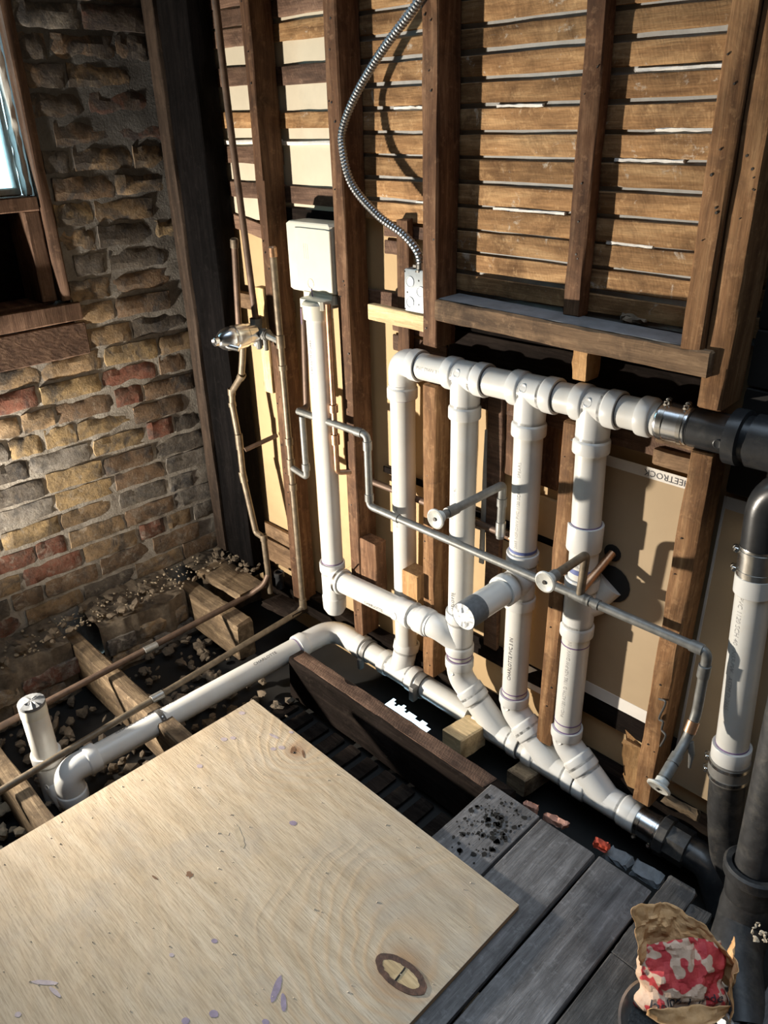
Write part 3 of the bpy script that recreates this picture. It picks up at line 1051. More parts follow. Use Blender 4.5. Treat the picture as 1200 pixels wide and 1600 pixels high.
# debris on the header shelf
for (x, y, dx, s) in ((940, 488, .07, .016), (985, 500, .05, .013), (1000, 468, .06, .008)):
    p = PZ(x, y, 1.446) if x != 1000 else V((-.97, .09, 1.446))
    o = obj('plaster_lump', MB().beam(p + V((-dx / 2, 0, s * .5)), p + V((dx / 2, .01, s * .5)), (0, s, 0), (0, 0, s * .7), .004, 5, .004), 'rubble')
    tag(o, {940: 'flat grey mortar lump on the header shelf beside the dark stud', 985: 'long grey mortar lump at the middle of the header shelf', 1000: 'thin crumbly strip of mortar at the back of the header shelf'}[x], 'rubble')


def joist(label, x0, x1, y0, y1, z0, z1, mat, rag=(0, 0), jit=.003, group=None):
    o = obj('floor_joist', MB().beam((x0, (y0 + y1) / 2, (z0 + z1) / 2), (x1, (y0 + y1) / 2, (z0 + z1) / 2), (0, (y1 - y0) / 2, 0), (0, 0, (z1 - z0) / 2), .006, 14, jit, rag), mat)
    return tag(o, label, 'joist', group)


joist('black floor joist between plywood sheet and drain pipe', -2.13, -1.02, -.285, -.215, -.235, -.02, 'black_wood', (.02, 0))  # body coloured black for the plywood's shade on its front
obj('lit_top', MB().beam((-2.10, -.250, -.0195), (-1.10, -.250, -.0195), (0, .030, 0), (0, 0, .0018), .001, 22, .0016, (.02, .02)), 'lath_wood_dark', bpy.data.objects['floor_joist'])  # browner slab puts the light on the joist's top into colour
joist('weathered joist stub on the ledge beside the copper elbow', -2.98, -2.46, -.305, -.215, -.22, -.03, 'joist_wood', (.02, .02))
joist('pale joist let into the brick, under the strapped drain pipe', -2.97, -.6, -.865, -.80, -.235, -.03, 'joist_wood', (.02, 0))
joist('pale joist at the lower left corner, half under the plywood', -2.9, -.6, -1.370, -1.312, -.235, -.03, 'joist_wood')
joist('dark joist under the ends of the grey floor boards', -1.0, .9, -.36, -.29, -.24, -.03, 'joist_dark')
o = obj('ledge_plank', MB().beam((-2.93, -.13, .012), (-2.585, -.115, .005), (0, .075, 0), (0, 0, .018), .004, 8, .003, (.02, .02)), 'joist_wood')
tag(o, 'dark charred plank lying at the foot of the corner post', 'plank')
o = obj('floor_scrap', MB().beam((-2.50, -.09, -.005), (-2.30, -.07, -.005), (0, .05, 0), (0, 0, .014), .004, 5, .003, (.03, .03)), 'joist_dark')
tag(o, 'short broken board end at the foot of the stud by copper riser', 'plank')
o = obj('joist_block', MB().beam(PZ(705, 1165, -.1), PZ(745, 1140, -.1), (.045, 0, 0), (0, 0, .05), .004, 4, .002), 'pale_wood_x')
tag(o, 'small weathered block wedged beside the drain under the wyes', 'block')
o = obj('joist_block', MB().beam(PZ(805, 1225, -.15), PZ(850, 1195, -.15), (.04, 0, 0), (0, 0, .04), .004, 4, .002), 'joist_wood')
tag(o, 'dim wood block lying in the gap right of the weathered block', 'block')
o = obj('loose_strip', MB().beam(PY(1035, 1245, -.0), PY(1100, 1280, .0), (0, .012, 0), (0, 0, .012), .003, 6, .003, (.02, .03)), 'joist_wood')
tag(o, 'splintered wood strip behind the lowest round valve', 'strip')

# ------------------------------------------------------------------ floor
floor = bpy.data.objects.new('floor', None)
COL.objects.link(floor)
floor.location = (0, -1.5, -.03)
WORLD[floor] = V(floor.location)
struct(floor)


def board(x0, x1, y1, mat='floor_wood', y0=-4.5, dz=0.0, rag=.006):
    return obj('plank', MB().beam(((x0 + x1) / 2, y0, -.0125 + dz), ((x0 + x1) / 2, y1, -.0125 + dz), ((x1 - x0) / 2, 0, 0), (0, 0, .0125), .003, 24, .0012, (0, rag)), mat, floor)


b1 = board(-1.088, -.899, -.262)
b2 = board(-.889, -.702, -.268, dz=.001)
b3 = board(-.691, -.526, -.262)
b4 = board(-.515, -.435, -.175, 'char_wood', y0=-.5, rag=.02)
b4b = board(-.433, -.375, -.215, 'char_wood', y0=-.5, dz=-.004, rag=.02)
board(-.515, -.345, -.50, 'char_wood', rag=.01)
board(-.335, -.205, -.31, 'floor_wood', dz=-.004)
board(-.195, -.02, -.26, 'floor_wood', dz=-.002)
xx = -.01
while xx < 1.3:
    board(xx, xx + .17, -.2, 'floor_wood')
    xx += .18
# black spatter on the first board
sp = MB()
rr = random.Random(12)
for _ in range(190):
    c = V((rr.uniform(-1.07, -.915), rr.gauss(-.40, .07), .0))
    r = rr.choice((.0015, .002, .003, .003, .004, .006, .009))
    if c.y > -.28 or c.y < -.55:
        continue
    n = 9
    ring = [c + V((math.cos(2 * math.pi * i / n), math.sin(2 * math.pi * i / n), 0)) * r * rr.uniform(.7, 1.2) for i in range(n)]
    k = len(sp.v)
    sp.v += [(p.x, p.y, .0016) for p in ring]
    sp.f.append(tuple(range(k, k + n)))
spo = obj('dark_spatter', sp, 'soot_shade', b1, 0)
spo['kind'] = 'stuff'

# ceiling of the storey below: laths over the joist space, broken through by the pipe
ceil_below = MB()
st = .03
y = -4.5
rr = random.Random(9)


def in_hole(x, y):
    return (-1.83 < x < -1.60) and (-.085 + .02 * math.sin(x * 60) < y < .02 + .012 * math.sin(x * 95) - .3 * (x + 1.83) * .1)


nx0, nx1 = -3.05, -.4
X_, Y_ = [], []
x = nx0
while x < nx1:
    y = -1.9
    while y < .12:
        if not in_hole(x + .0075, y + .0075):
            k = len(ceil_below.v)
            ceil_below.v += [(x, y, -.27), (x + .015, y, -.27), (x + .015, y + .015, -.27), (x, y + .015, -.27)]
            ceil_below.f.append((k, k + 1, k + 2, k + 3))
        y += .015
    x += .015
k = len(ceil_below.v)
ceil_below.v += [(nx1, -4.6, -.27), (1.4, -4.6, -.27), (1.4, .12, -.27), (nx1, .12, -.27), (-3.05, -4.6, -.27), (nx1, -4.6, -.27), (nx1, -1.9, -.27), (-3.05, -1.9, -.27)]
ceil_below.f += [(k, k + 1, k + 2, k + 3), (k + 4, k + 5, k + 6, k + 7)]
cb = struct(obj('ceiling_below', ceil_below, 'soot_shade', None, 0))
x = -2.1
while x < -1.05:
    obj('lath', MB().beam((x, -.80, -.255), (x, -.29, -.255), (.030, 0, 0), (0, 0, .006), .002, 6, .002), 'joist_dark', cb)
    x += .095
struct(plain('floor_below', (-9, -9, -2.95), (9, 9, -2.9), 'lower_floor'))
rr = random.Random(15)
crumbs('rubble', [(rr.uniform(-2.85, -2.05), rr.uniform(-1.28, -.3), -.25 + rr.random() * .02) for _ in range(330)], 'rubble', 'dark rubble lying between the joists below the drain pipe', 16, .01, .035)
crumbs('rubble', [(rr.uniform(-2.55, -2.05), rr.uniform(-1.75, -1.38), -.24 + rr.random() * .03) for _ in range(240)], 'chip_dull', 'tan gravel heaped beside the joist at the lower left', 17, .01, .028)

# ------------------------------------------------------------------ plywood sheet
ply = thing('plywood_sheet', 'big new plywood sheet laid over the joists with an oval plug', 'plywood', (-1.36, -1.5, .0))
px0, px1, py0, py1 = -1.965, -.755, -3.0, -.570
m = MB()
m.box((px0, py0, .0025), (px1, py1, .0205), .0006)
obj('edge', m, 'plywood_edge', ply, 0)
m = MB()
m.box((px0 - .0004, py0, .0195), (px1 + .0004, py1 + .0004, .022), .0008)
face = obj('face_veneer', m, 'plywood_face', ply, 0)
# oval football plug with dark gummy rim
c = PZ(626, 1522, .0222)
ax = (PZ(664, 1553, .0222) - PZ(588, 1497, .0222))
La = ax.length / 2
au = ax.normalized()
bu = V((-au.y, au.x, 0))
Lb = .036
n = 40
rim = MB()
outer, inner = [], []
rr = random.Random(4)
for i in range(n):
    a = 2 * math.pi * i / n
    k = 1 + .06 * noise.noise(V((math.cos(a) * 3, math.sin(a) * 3, 0)))
    outer.append(c + au * (math.cos(a) * La * k) + bu * (math.sin(a) * Lb * k))
    inner.append(c + au * (math.cos(a) * La * (.74 + .08 * noise.noise(V((math.cos(a) * 4, math.sin(a) * 4, 7)))) * k) + bu * (math.sin(a) * Lb * (.58 + .16 * noise.noise(V((math.cos(a) * 5, math.sin(a) * 5, 3)))) * k))
rim.loft([[p + V((0, 0, .0003)) for p in outer], [p + V((0, 0, .0022)) for p in outer], [p + V((0, 0, .0014)) for p in inner], [p + V((0, 0, .0004)) for p in inner]], (False, False))
obj('plug_rim', rim, 'knot_rim', ply)
plug = MB()
plug.v = [tuple(p + V((0, 0, .0009))) for p in inner]
plug.f = [tuple(range(n))]
pg = obj('plug', plug, 'pale_wood_x', ply, 0)
obj('plug_split', MB().beam(c - bu * .022 + V((0, 0, .0014)), c + bu * .020 + V((0, 0, .0014)), au * .0022, (0, 0, .0005), .0002, 4, .0006), 'dark_hole', ply)


def flat_blot(name, x, y, rx, ry, ang, mat, parent, zz=.0228, n=22, rough=.09, seed=0):
    p = PZ(x, y, zz)
    mb = MB()
    r2 = random.Random(int(x * 7 + y * 13 + seed))
    ring = []
    for i in range(n):
        a = 2 * math.pi * i / n
        k = 1 + r2.uniform(-rough, rough)
        q = V((math.cos(a) * rx * k, math.sin(a) * ry * k, 0))
        q = Matrix.Rotation(ang, 3, 'Z') @ q
        ring.append(p + q)
    mb.loft([[q - V((0, 0, .0004)) for q in ring], [q for q in ring]], (False, True))
    return obj(name, mb, mat, parent, 0)


simple('primer_stain', (.36, .30, .31), .6, var=.2, vs=60)
simple('primer_dark', (.24, .19, .25), .55, var=.2, vs=60)
simple('mud', (.40, .325, .225), .85, var=.2, vs=60)
simple('knot_brown', (.15, .075, .035), .7, var=.4, vs=60)
for (x, y, r, k) in ((378, 1114, .014, 0), (350, 1155, .014, 0), (364, 1153, .012, 0), (427, 1170, .012, 0), (440, 1168, .014, 0), (455, 1144, .010, 0), (312, 1197, .013, 0),
                     (458, 1286, .014, 1), (335, 1470, .010, 1), (334, 1584, .014, 1), (290, 1595, .012, 1), (415, 1597, .011, 1), (28, 1585, .010, 0), (268, 1492, .008, 0)):
    flat_blot('primer_spot', x, y, r * .85, r * .62, .4, 'primer_dark' if k else 'primer_stain', ply)
flat_blot('primer_spot', 432, 1545, .034, .009, -1.0, 'primer_dark', ply)
flat_blot('primer_spot', 443, 1566, .022, .007, -.6, 'primer_dark', ply)
flat_blot('primer_spot', 428, 1150, .022, .005, .2, 'primer_stain', ply)
flat_blot('primer_spot', 70, 1535, .035, .006, .7, 'primer_stain', ply)
flat_blot('primer_spot', 86, 1550, .022, .005, .2, 'primer_stain', ply, zz=.0232)
flat_blot('mud_smear', 374, 1307, .050, .009, -.35, 'mud', ply, rough=.16, n=30)
flat_blot('mud_smear', 352, 1301, .016, .006, .3, 'mud', ply, rough=.16, n=26)
flat_blot('mud_smear', 297, 1367, .012, .008, .3, 'knot_brown', ply, rough=.4)
flat_blot('knot', 458, 1172, .009, .016, .7, 'knot_brown', ply, rough=.15, n=24)
flat_blot('knot', 474, 1178, .020, .004, -.5, 'knot_brown', ply, rough=.12, n=24)
flat_blot('knot', 460, 1176, .006, .004, .2, 'dark_hole', ply, rough=.12, n=20)
flat_blot('splinter', 242, 1371, .012, .003, .2, 'knot_brown', ply)
rr = random.Random(21)
chips = [(rr.uniform(px0 + .03, px1 - .02), rr.uniform(-1.75, py1 - .02), .0222) for _ in range(150)]
crumbs('sawdust', chips, 'chip_light', 'fine sawdust crumbs scattered on the plywood sheet', 22, .0012, .0032)

# ------------------------------------------------------------------ white PVC drain, waste and vent pipes (glued together: one thing)
R, RB, RH = .0435, .0475, .0525
pvc = thing('pvc_drain_network', 'white plastic drain pipes: manifold, risers and low drain glued together', 'pipes', (-1.4, .02, -.12))


def hub(mb, p, axis, L=.036, r=RH, rb=RB, n=32):
    mb.lathe(p, axis, [(-.012, rb), (-.004, rb), (0, r - .0008), (.003, r), (L - .003, r), (L, r - .001), (L, R + .0005)], n, (False, False))


def pipe(a, b, name='pipe', r=R, parent=None, mat='pvc'):
    return obj(name, MB().tube([a, V(a).lerp(V(b), .5), b], r, 32), mat, parent or pvc)


def ring(p, axis, parent, mat='primer', r=R, wd=.004):
    return obj('primer_ring', MB().lathe(V(p) - V(axis).normalized() * wd / 2, axis, [(0, r + .0002), (.0003, r + .0011), (wd - .0003, r + .0011), (wd, r + .0002)], 32, (False, False)), mat, parent)


def boss(mb, p, nrm, r=.016):
    mb.lathe(V(p), nrm, [(0, r), (.0016, r), (.0022, r - .0015), (.0012, r - .003), (.0012, .001)], 20)


def tee(c, run, a, b, br, L, name='tee', hubs=(1, 1, 1), sweep=0.0, parent=None, hubL=.034):
    c, run, br = V(c), V(run).normalized(), V(br).normalized()
    mb = MB()
    mb.tube([c - run * (a - .03), c, c + run * (b - .03)], RB, 32)
    mb.tube([c, c + br * (L * .5), c + br * (L - .03)], RB, 32)
    if sweep:
        mb.tube(fillet([c + run * (.055 * (1 if sweep > 0 else -1)), c, c + br * (L - .03)], .07, 8), RB - .001, 32)
    if hubs[0]:
        hub(mb, c - run * (a - .036), -run)
    if hubs[1]:
        hub(mb, c + run * (b - .036), run)
    if hubs[2]:
        hub(mb, c + br * (L - .036), br)
    return mb


XA = V((1, 0, 0))
DN = V((0, 0, -1))
ZM, YM = 1.222, .030


def MP(x):
    return V((x, YM, 1.212 + (x + 1.752) * .018))


def DP(x):
    return V((x, .015, -.072 - (x + 2.05) * .0148))


# upper manifold
E2 = MP(-1.752)
mb = MB()
mb.tube(fillet([MP(-1.665), E2, E2 + V((0, .002, -.105))], .085, 12), RB, 32)
hub(mb, MP(-1.697), XA, .034)
hub(mb, E2 + V((0, 0, -.088)), DN, .036)
el = obj('elbow', mb, 'pvc_fitting', pvc)
T3, T4, T5 = MP(-1.478), MP(-1.232), MP(-1.022)
MANI = XA + V((0, 0, .018))
p = pipe(MP(-1.672), MP(-1.535))
ring(MP(-1.6615), MANI, p, 'ink')
lettering('PVC DWV 3 IN', .017, MP(-1.648) + V((0, 0, 0)), MANI, (-.1, -1, .15), R, p, 'ink_faint')
p = pipe(MP(-1.41), MP(-1.285))
ring(MP(-1.388), MANI, p, 'ink')
p = pipe(MP(-1.16), MP(-1.07))
ring(MP(-1.138), MANI, p, 'ink')
p = pipe(MP(-.97), MP(-.83))
ring(MP(-.943), MANI, p, 'ink')
cp = MB()
cp.lathe(MP(-.885), MANI, [(0, R), (0, RH - .001), (.003, RH), (.030, RH), (.035, RH - .003), (.037, R)], 32, (False, False))
obj('coupling', cp, 'pvc_fitting', pvc)
for T, lab, a, b in ((T3, 't', .066, .088), (T4, 't', .060, .092), (T5, 't', .058, .078)):
    mb = tee(T, MANI, a, b, DN, .135, sweep=1)
    to = obj('tee', mb, 'pvc_fitting', pvc)
    bm_ = MB()
    boss(bm_, T + V((0, -.93, .36)) * (RB - .0016), V((0, -.93, .36)), .013)
    obj('moulded_mark', bm_, 'pvc_fitting', to)

# risers
r2b = V((-1.765, .045, .030))
p2 = pipe(E2 + V((0, .001, -.10)), r2b)
ring(E2 + V((0, .001, -.126)), DN, p2)
lettering('PVC-1120 ASTM D 1785 SCH 40', .015, V((-1.753, .036, .60)), (0, 0, 1), (-.05, -1, 0), R, p2, 'ink_faint')
r3b = V((-1.452, .0, .36))
p3 = pipe(T3 + DN * .11, r3b)
lettering('PVC 1120 SCH 40', .015, V((-1.465, .014, .74)), (0, 0, 1), (-.2, -1, 0), R, p3, 'ink_faint')
lettering('CHARLOTTE', .017, V((-1.454, .002, .37)), (0, 0, 1), (.0, -1, 0), R, p3, 'ink')
TC4 = V((-1.225, .030, .585))
p4 = pipe(T4 + DN * .11, TC4 + V((0, 0, .08)))
ring(TC4 + V((0, 0, .118)), DN, p4, 'blue_mark', wd=.010)
lettering('ASTM D 2665 NSF-DWV PVC 1120 SCH 40', .015, V((-1.229, .030, .66)), (0, 0, 1), (.10, -1, 0), R, p4, 'ink_faint')
lettering('SPEARS', .016, V((-1.232, .030, .96)), (0, 0, 1), (.10, -1, 0), R, p4, 'ink_faint')
p4b = pipe(TC4 - V((0, 0, .09)), V((-1.222, .030, .115)))
ring(V((-1.222, .030, .138)), DN, p4b)
lettering('CHARLOTTE PVC 3 IN', .018, V((-1.222, .030, .20)), (0, 0, 1), (.05, -1, 0), R, p4b, 'ink')
TC5 = V((-1.006, .030, .585))
p5 = pipe(T5 + DN * .11, TC5 + V((0, 0, .09)))
ring(V((-1.012, .030, .868)), DN, p5)
ring(TC5 + V((0, 0, .135)), DN, p5, 'blue_mark', wd=.016)
lettering('PVC DWV', .018, V((-1.007, .030, .735)), (0, 0, 1), (.12, -1, 0), R, p5, 'ink_faint')
cp = MB()
cp.lathe((-1.012, .030, .785), (0, 0, 1), [(0, R), (0, RH - .001), (.003, RH), (.079, RH), (.082, RH - .001), (.082, R)], 32, (False, False))
obj('coupling', cp, 'pvc_fitting', pvc)
p5b = pipe(TC5 - V((0, 0, .07)), V((-1.003, .030, .10)))
ring(TC5 - V((0, 0, .137)), DN, p5b)
ring(V((-1.003, .030, .135)), DN, p5b)
lettering('PVC-1120 ASTM D 1785 NSF-PW DWV 3 IN SCH 40', .016, V((-1.004, .030, .17)), (0, 0, 1), (.05, -1, 0), R, p5b, 'ink_faint')
lettering('PVC', .018, V((-1.005, .030, .475)), (0, 0, 1), (.05, -1, 0), R, p5b, 'primer')

# tee on the third riser (fourth from left) with the forward stub
mb = tee(TC4, (0, 0, 1), .10, .105, (0, -1, 0), .105)
obj('tee', mb, 'pvc_fitting', pvc)
stub = pipe(TC4 + V((0, -.07, 0)), TC4 + V((0, -.245, 0)), 'stub')
lettering('PVC 1120', .018, TC4 + V((0, -.125, 0)), (0, -1, 0), (-.55, 0, 1), R, stub, 'ink_faint')
obj('tape_band', MB().lathe(TC4 + V((0, -.222, 0)), (0, -1, 0), [(0, R + .0002), (.001, R + .0012), (.068, R + .0012), (.070, R)], 32, (False, False)), 'grey_tape', stub)
cap = MB()
cc = TC4 + V((0, -.291, 0))
rr = random.Random(31)
ringp, ringq = [], []
for i in range(28):
    a = 2 * math.pi * i / 28
    u = V((math.cos(a), 0, math.sin(a)))
    ringp.append(cc + u * R * 1.0)
    ringq.append(cc + u * R * (.82 + rr.uniform(-.16, .16)) + V((0, rr.uniform(-.004, .003), 0)))
ctr = [cc + (q - cc) * .45 + V((0, rr.uniform(-.004, .002), 0)) for q in ringq]
cap.loft([ringp, ringq, ctr], (True, True))
obj('torn_cap', cap, 'torn_plastic', stub, 20)
obj('cap_backing', MB().lathe(cc + V((0, .004, 0)), (0, -1, 0), [(0, R), (.001, R)], 28), 'dark_hole', stub)

# tee on the last riser, branch running back through the drywall
mb = tee(TC5, (0, 0, 1), .105, .105, V((.35, 1, 0)), .10, hubs=(1, 1, 0))
obj('tee', mb, 'pvc_fitting', pvc)
pipe(TC5 + V((.02, .04, .01)), V((PY(955, 912, .097))), 'pipe')

# low drain
dr = [DP(x) for x in (-2.05, -1.86, -1.66, -1.36, -1.16, -.92, -.72)]
LX0, LX1, LZ = -2.180, -2.204, -.056
mb = MB()
mb.tube(fillet([V((LX0, -.19, LZ)), V((LX0, .015, LZ - .008)), DP(-1.98)], .17, 14), RB + .001, 32)
hub(mb, V((LX0, -.155, LZ)), (0, -1, 0), .04)
hub(mb, DP(-2.02), XA, .04)
obj('long_sweep_elbow', mb, 'pvc_fitting', pvc)
lrun = pipe(V((LX0, -.16, LZ)), V((LX1, -1.13, LZ)), 'pipe')
ring(V((LX0, -.202, LZ)), (0, 1, 0), lrun)
lettering('CHARLOTTE', .020, V((LX0 - .003, -.42, LZ)), (0, 1, 0), (.25, 0, 1), R, lrun, 'ink')
lettering('CHARLOTTE PIPE  PVC 1120', .020, V((LX1 + .004, -1.00, LZ)), (0, 1, 0), (-.35, 0, 1), R, lrun, 'ink')
ebt = V((LX1 - .002, -1.195, LZ))
mb = MB()
mb.tube(fillet([V((LX1, -1.09, LZ)), ebt, ebt + V((0, 0, -.10))], .08, 12), RB + .001, 32)
hub(mb, V((LX1, -1.125, LZ)), (0, 1, 0), .04)
hub(mb, ebt + V((0, 0, -.082)), DN, .04)
obj('elbow', mb, 'pvc_fitting', pvc)
pipe(ebt + V((0, 0, -.1)), ebt + V((0, 0, -.20)), 'pipe')
d1 = pipe(DP(-2.0), DP(-1.80))
d2 = pipe(DP(-1.71), DP(-1.40))
ring(DP(-1.676), XA, d2, 'grey_tape', wd=.004)
# sweep tee below second riser
tc = DP(-1.768)
mb = tee(tc, XA, .098, .098, V((.0, .03, .10)), .135, sweep=1)
obj('tee', mb, 'pvc_fitting', pvc)
ring(tc + V((0, .035, .135)), V((0, .03, .1)), p2, 'ink', wd=.005)
cl = MB()
cl.lathe(DP(-1.655), XA, [(0, R), (0, RH + .001), (.012, RH + .002), (.026, RH + .001), (.026, R)], 28, (False, False))
cl.box(DP(-1.655) + V((.0, -.075, -.035)), DP(-1.655) + V((.026, -.045, .03)), .003)
obj('pipe_clamp', cl, 'rubber_grey', pvc)
cl = MB()
cl.lathe(DP(-1.965), XA, [(0, R), (0, RH - .002), (.02, RH - .002), (.02, R)], 28, (False, False))
cl.box(DP(-1.965) + V((-.0, -.065, -.06)), DP(-1.965) + V((.02, -.04, -.01)), .003)
obj('pipe_clamp', cl, 'rubber_grey', pvc)


def wye(base, knee, x_hit, lab):
    """45 degree elbow at the foot of a riser plus the wye it runs into"""
    hit = DP(x_hit)
    mb = MB()
    d = (hit - knee).normalized()
    mb.tube(fillet([base + V((0, 0, .0)), knee, knee + d * .085], .06, 8), RB, 32)
    hub(mb, base - V((0, 0, .030)), (0, 0, 1), .036)
    hub(mb, knee + d * .055, d, .034)
    e = obj('elbow', mb, 'pvc_fitting', pvc)
    bm_ = MB()
    boss(bm_, (base + knee) / 2 + V((.0, -RB + .0004, 0)), V((0, -1, 0)), .012)
    obj('moulded_mark', bm_, 'pvc_fitting', e)
    mb = MB()
    mb.tube([hit - XA * .085, hit, hit + XA * .075], RB, 32)
    mb.tube([knee + d * .075, hit, hit + d * .002], RB, 32)
    # web between branch and run
    mb.tube([knee + d * .09, hit + XA * -.01, hit + XA * .05], [RB, RB + .001, RB - .001], 32)
    hub(mb, hit - XA * .07, -XA, .036)
    hub(mb, hit + XA * .06, XA, .036)
    hub(mb, knee + d * .108, -d, .034)
    wy = obj('wye', mb, 'pvc_fitting', pvc)
    ring(hit + XA * .099, XA, wy, 'ink', wd=.004)
    ring(base + V((0, 0, .008)), DN, e, 'primer')
    return wy


k3 = V((-1.450, .003, .085))
wye(V((-1.450, .0, .165)), k3, -1.262, 'a')
wye(V((-1.222, .03, .112)), V((-1.219, .028, .048)), -1.030, 'b')
wye(V((-1.003, .03, .098)), V((-1.000, .028, .035)), -.822, 'c')
pipe(DP(-1.17), DP(-1.11))
pipe(DP(-.94), DP(-.90))
cp = MB()
cp.lathe(DP(-.745), XA, [(0, R), (0, RH - .001), (.003, RH), (.036, RH), (.039, RH - .001), (.039, R)], 32, (False, False))
obj('coupling', cp, 'pvc_fitting', pvc)
pipe(DP(-.80), DP(-.69))

# wye on riser three with the arm from riser one
W3 = V((-1.451, .0, .285))
armY = -.047
aS, aE = V((-2.06, -.042, .262)), V((-1.560, armY, .292))
mb = MB()
mb.tube([W3 + V((0, 0, .065)), W3, W3 - V((0, 0, .065))], RB, 32)
mb.tube(fillet([aE + V((.0, 0, 0)), V((-1.515, armY + .006, .292)), W3 + V((0, 0, -.045))], .05, 8), RB - .0005, 32)
hub(mb, W3 + V((0, 0, .055)), (0, 0, 1), .036)
hub(mb, W3 - V((0, 0, .055)), DN, .030)
hub(mb, aE + V((.006, 0, 0)), (-1, 0, 0), .036)
w3 = obj('wye', mb, 'pvc_fitting', pvc)
ring(W3 - V((0, 0, .09)), DN, w3, 'primer', r=R + .006)
pipe(W3 - V((0, 0, .05)), k3 + V((0, 0, .05)))
arm = pipe(aS, aE)
ad = (aE - aS).normalized()
lettering('CHARLOTTE', .018, aS + ad * .20, ad, (0, -1, -.15), R, arm, 'ink')
mb = MB()
q = aS + ad * .345
mb.lathe(q, ad, [(0, R), (0, RB), (.045, RB), (.046, RH - .001), (.080, RH), (.082, R)], 32, (False, False))
boss(mb, q + ad * .022 + V((0, -RB + .0004, 0)), (0, -1, 0), .015)
obj('coupling', mb, 'pvc_fitting', pvc)
mb = MB()
mb.lathe(aS + ad * .455, ad, [(0, R), (0, RH - .001), (.03, RH - .001), (.031, R)], 32, (False, False))
obj('coupling', mb, 'pvc_fitting', pvc)

# first riser and its bottom tee
r1t, r1b = V((-2.100, -.030, 1.345)), V((-2.104, -.032, .30))
p1 = pipe(r1t, r1b)
lettering('PVC-1120 NSF-DWV 3 IN SCH 40 ASTM D 2665', .016, V((-2.1, -.030, .92)), (0, 0, 1), (-.02, -1, 0), R, p1, 'ink')
lettering('ASTM D 2665 PVC', .015, V((-2.103, -.032, .56)), (0, 0, 1), (-.3, -1, 0), R, p1, 'ink_faint')
ring(V((-2.104, -.032, .334)), DN, p1)
mb = MB()
bc = V((-2.104, -.034, .215))
mb.tube([bc + V((0, 0, .09)), bc, bc - V((0, 0, .07))], RB, 32)
hub(mb, bc + V((0, 0, .075)), (0, 0, 1), .04)
mb.lathe(bc - V((0, 0, .045)), DN, [(0, RB), (.004, RH - .002), (.06, RH - .004), (.085, RB - .012), (.094, .018)], 32)
mb.tube(fillet([bc + V((0, 0, .02)), bc + V((.02, -.004, .043)), aS + ad * .03], .04, 6), RB, 32)
hub(mb, aS - ad * .004, ad, .038)
obj('tee', mb, 'pvc_fitting', pvc)
st_ = MB()
st_.lathe(aS + ad * .012, ad, [(0, RH + .0002), (.0005, RH + .002), (.012, RH + .002), (.0125, RH + .0002)], 32, (False, False))
st_.beam(aS + ad * .018 + V((.01, -.0, RH)), aS + ad * .06 + V((.01, .02, RH + .035)), (.0, .008, 0), (.001, 0, .001), .0003, 3, 0)
obj('hanger_strap', st_, 'steel', pvc)
# strap over the left run, nailed to the joist
st_ = MB()
sc_ = V((-2.1967, -.835, LZ))
path = [sc_ + V((math.cos(a) * (R + .0022), 0, math.sin(a) * (R + .0022))) for a in [math.radians(200 - i * 15) for i in range(14)]]
path = path + [path[-1] + V((.006, -.012, -.05)), path[-1] + V((.010, -.018, -.10))]
for a, b in zip(path, path[1:]):
    nrm = (b - a).normalized().cross(V((0, 1, 0)))
    st_.beam(a, b, (0, .010, 0), nrm * .0012, .0004, 1, 0)
so = obj('hanger_strap', st_, 'rubber', pvc)
hs_ = MB()
for a, b in list(zip(path, path[1:]))[4:13:1]:
    nrm = ((a + b) / 2 - sc_)
    nrm.y = 0
    hs_.lathe((a + b) / 2 + nrm.normalized() * .0012, nrm, [(0, .003), (.0004, .003)], 8)
obj('strap_hole', hs_, 'steel', so)

# capped standpipe by the brick wall
sx, sy = -2.365, -1.203
cs = thing('capped_standpipe', 'short upright white plastic standpipe with grey taped top by joist', 'pipe', (sx, sy, -.27))
pp = pipe((sx, sy, -.26), (sx + .005, sy, .165), 'pipe', parent=cs)
obj('tape_band', MB().lathe((sx + .004, sy, .115), (0, 0, 1), [(0, R + .0002), (.001, R + .0014), (.054, R + .0014), (.056, R)], 32, (False, False)), 'box_plastic', cs)
tp = MB()
rr = random.Random(8)
rg = [V((sx + .005 + math.cos(a) * (R + .002), sy + math.sin(a) * (R + .002), .171)) for a in [2 * math.pi * i / 24 for i in range(24)]]
rg2 = [V((sx + .005 + math.cos(a) * R * .6, sy + math.sin(a) * R * .6, .176 + rr.uniform(-.004, .004))) for a in [2 * math.pi * i / 24 for i in range(24)]]
rg3 = [V((sx + .005 + math.cos(a) * R * .15, sy + math.sin(a) * R * .15, .176 + rr.uniform(-.003, .003))) for a in [2 * math.pi * i / 24 for i in range(24)]]
tp.loft([[q - V((0, 0, .012)) for q in rg], rg, rg2, rg3], (False, True))
obj('tape_cap', tp, 'grey_tape', cs, 25)
hm = MB()
hub(hm, (sx, sy, -.10), (0, 0, 1), .04)
hm.tube([(sx, sy, -.27), (sx, sy, -.18), (sx, sy, -.09)], RB, 32)
hm.tube([(sx, sy, -.20), (sx + .06, sy + .004, -.225), (ebt.x - .05, sy + .006, -.235)], RB - .004, 24)
boss(hm, (sx + .05, sy - .04, -.17), (.3, -1, .2), .01)
obj('wye', hm, 'pvc_fitting', cs)

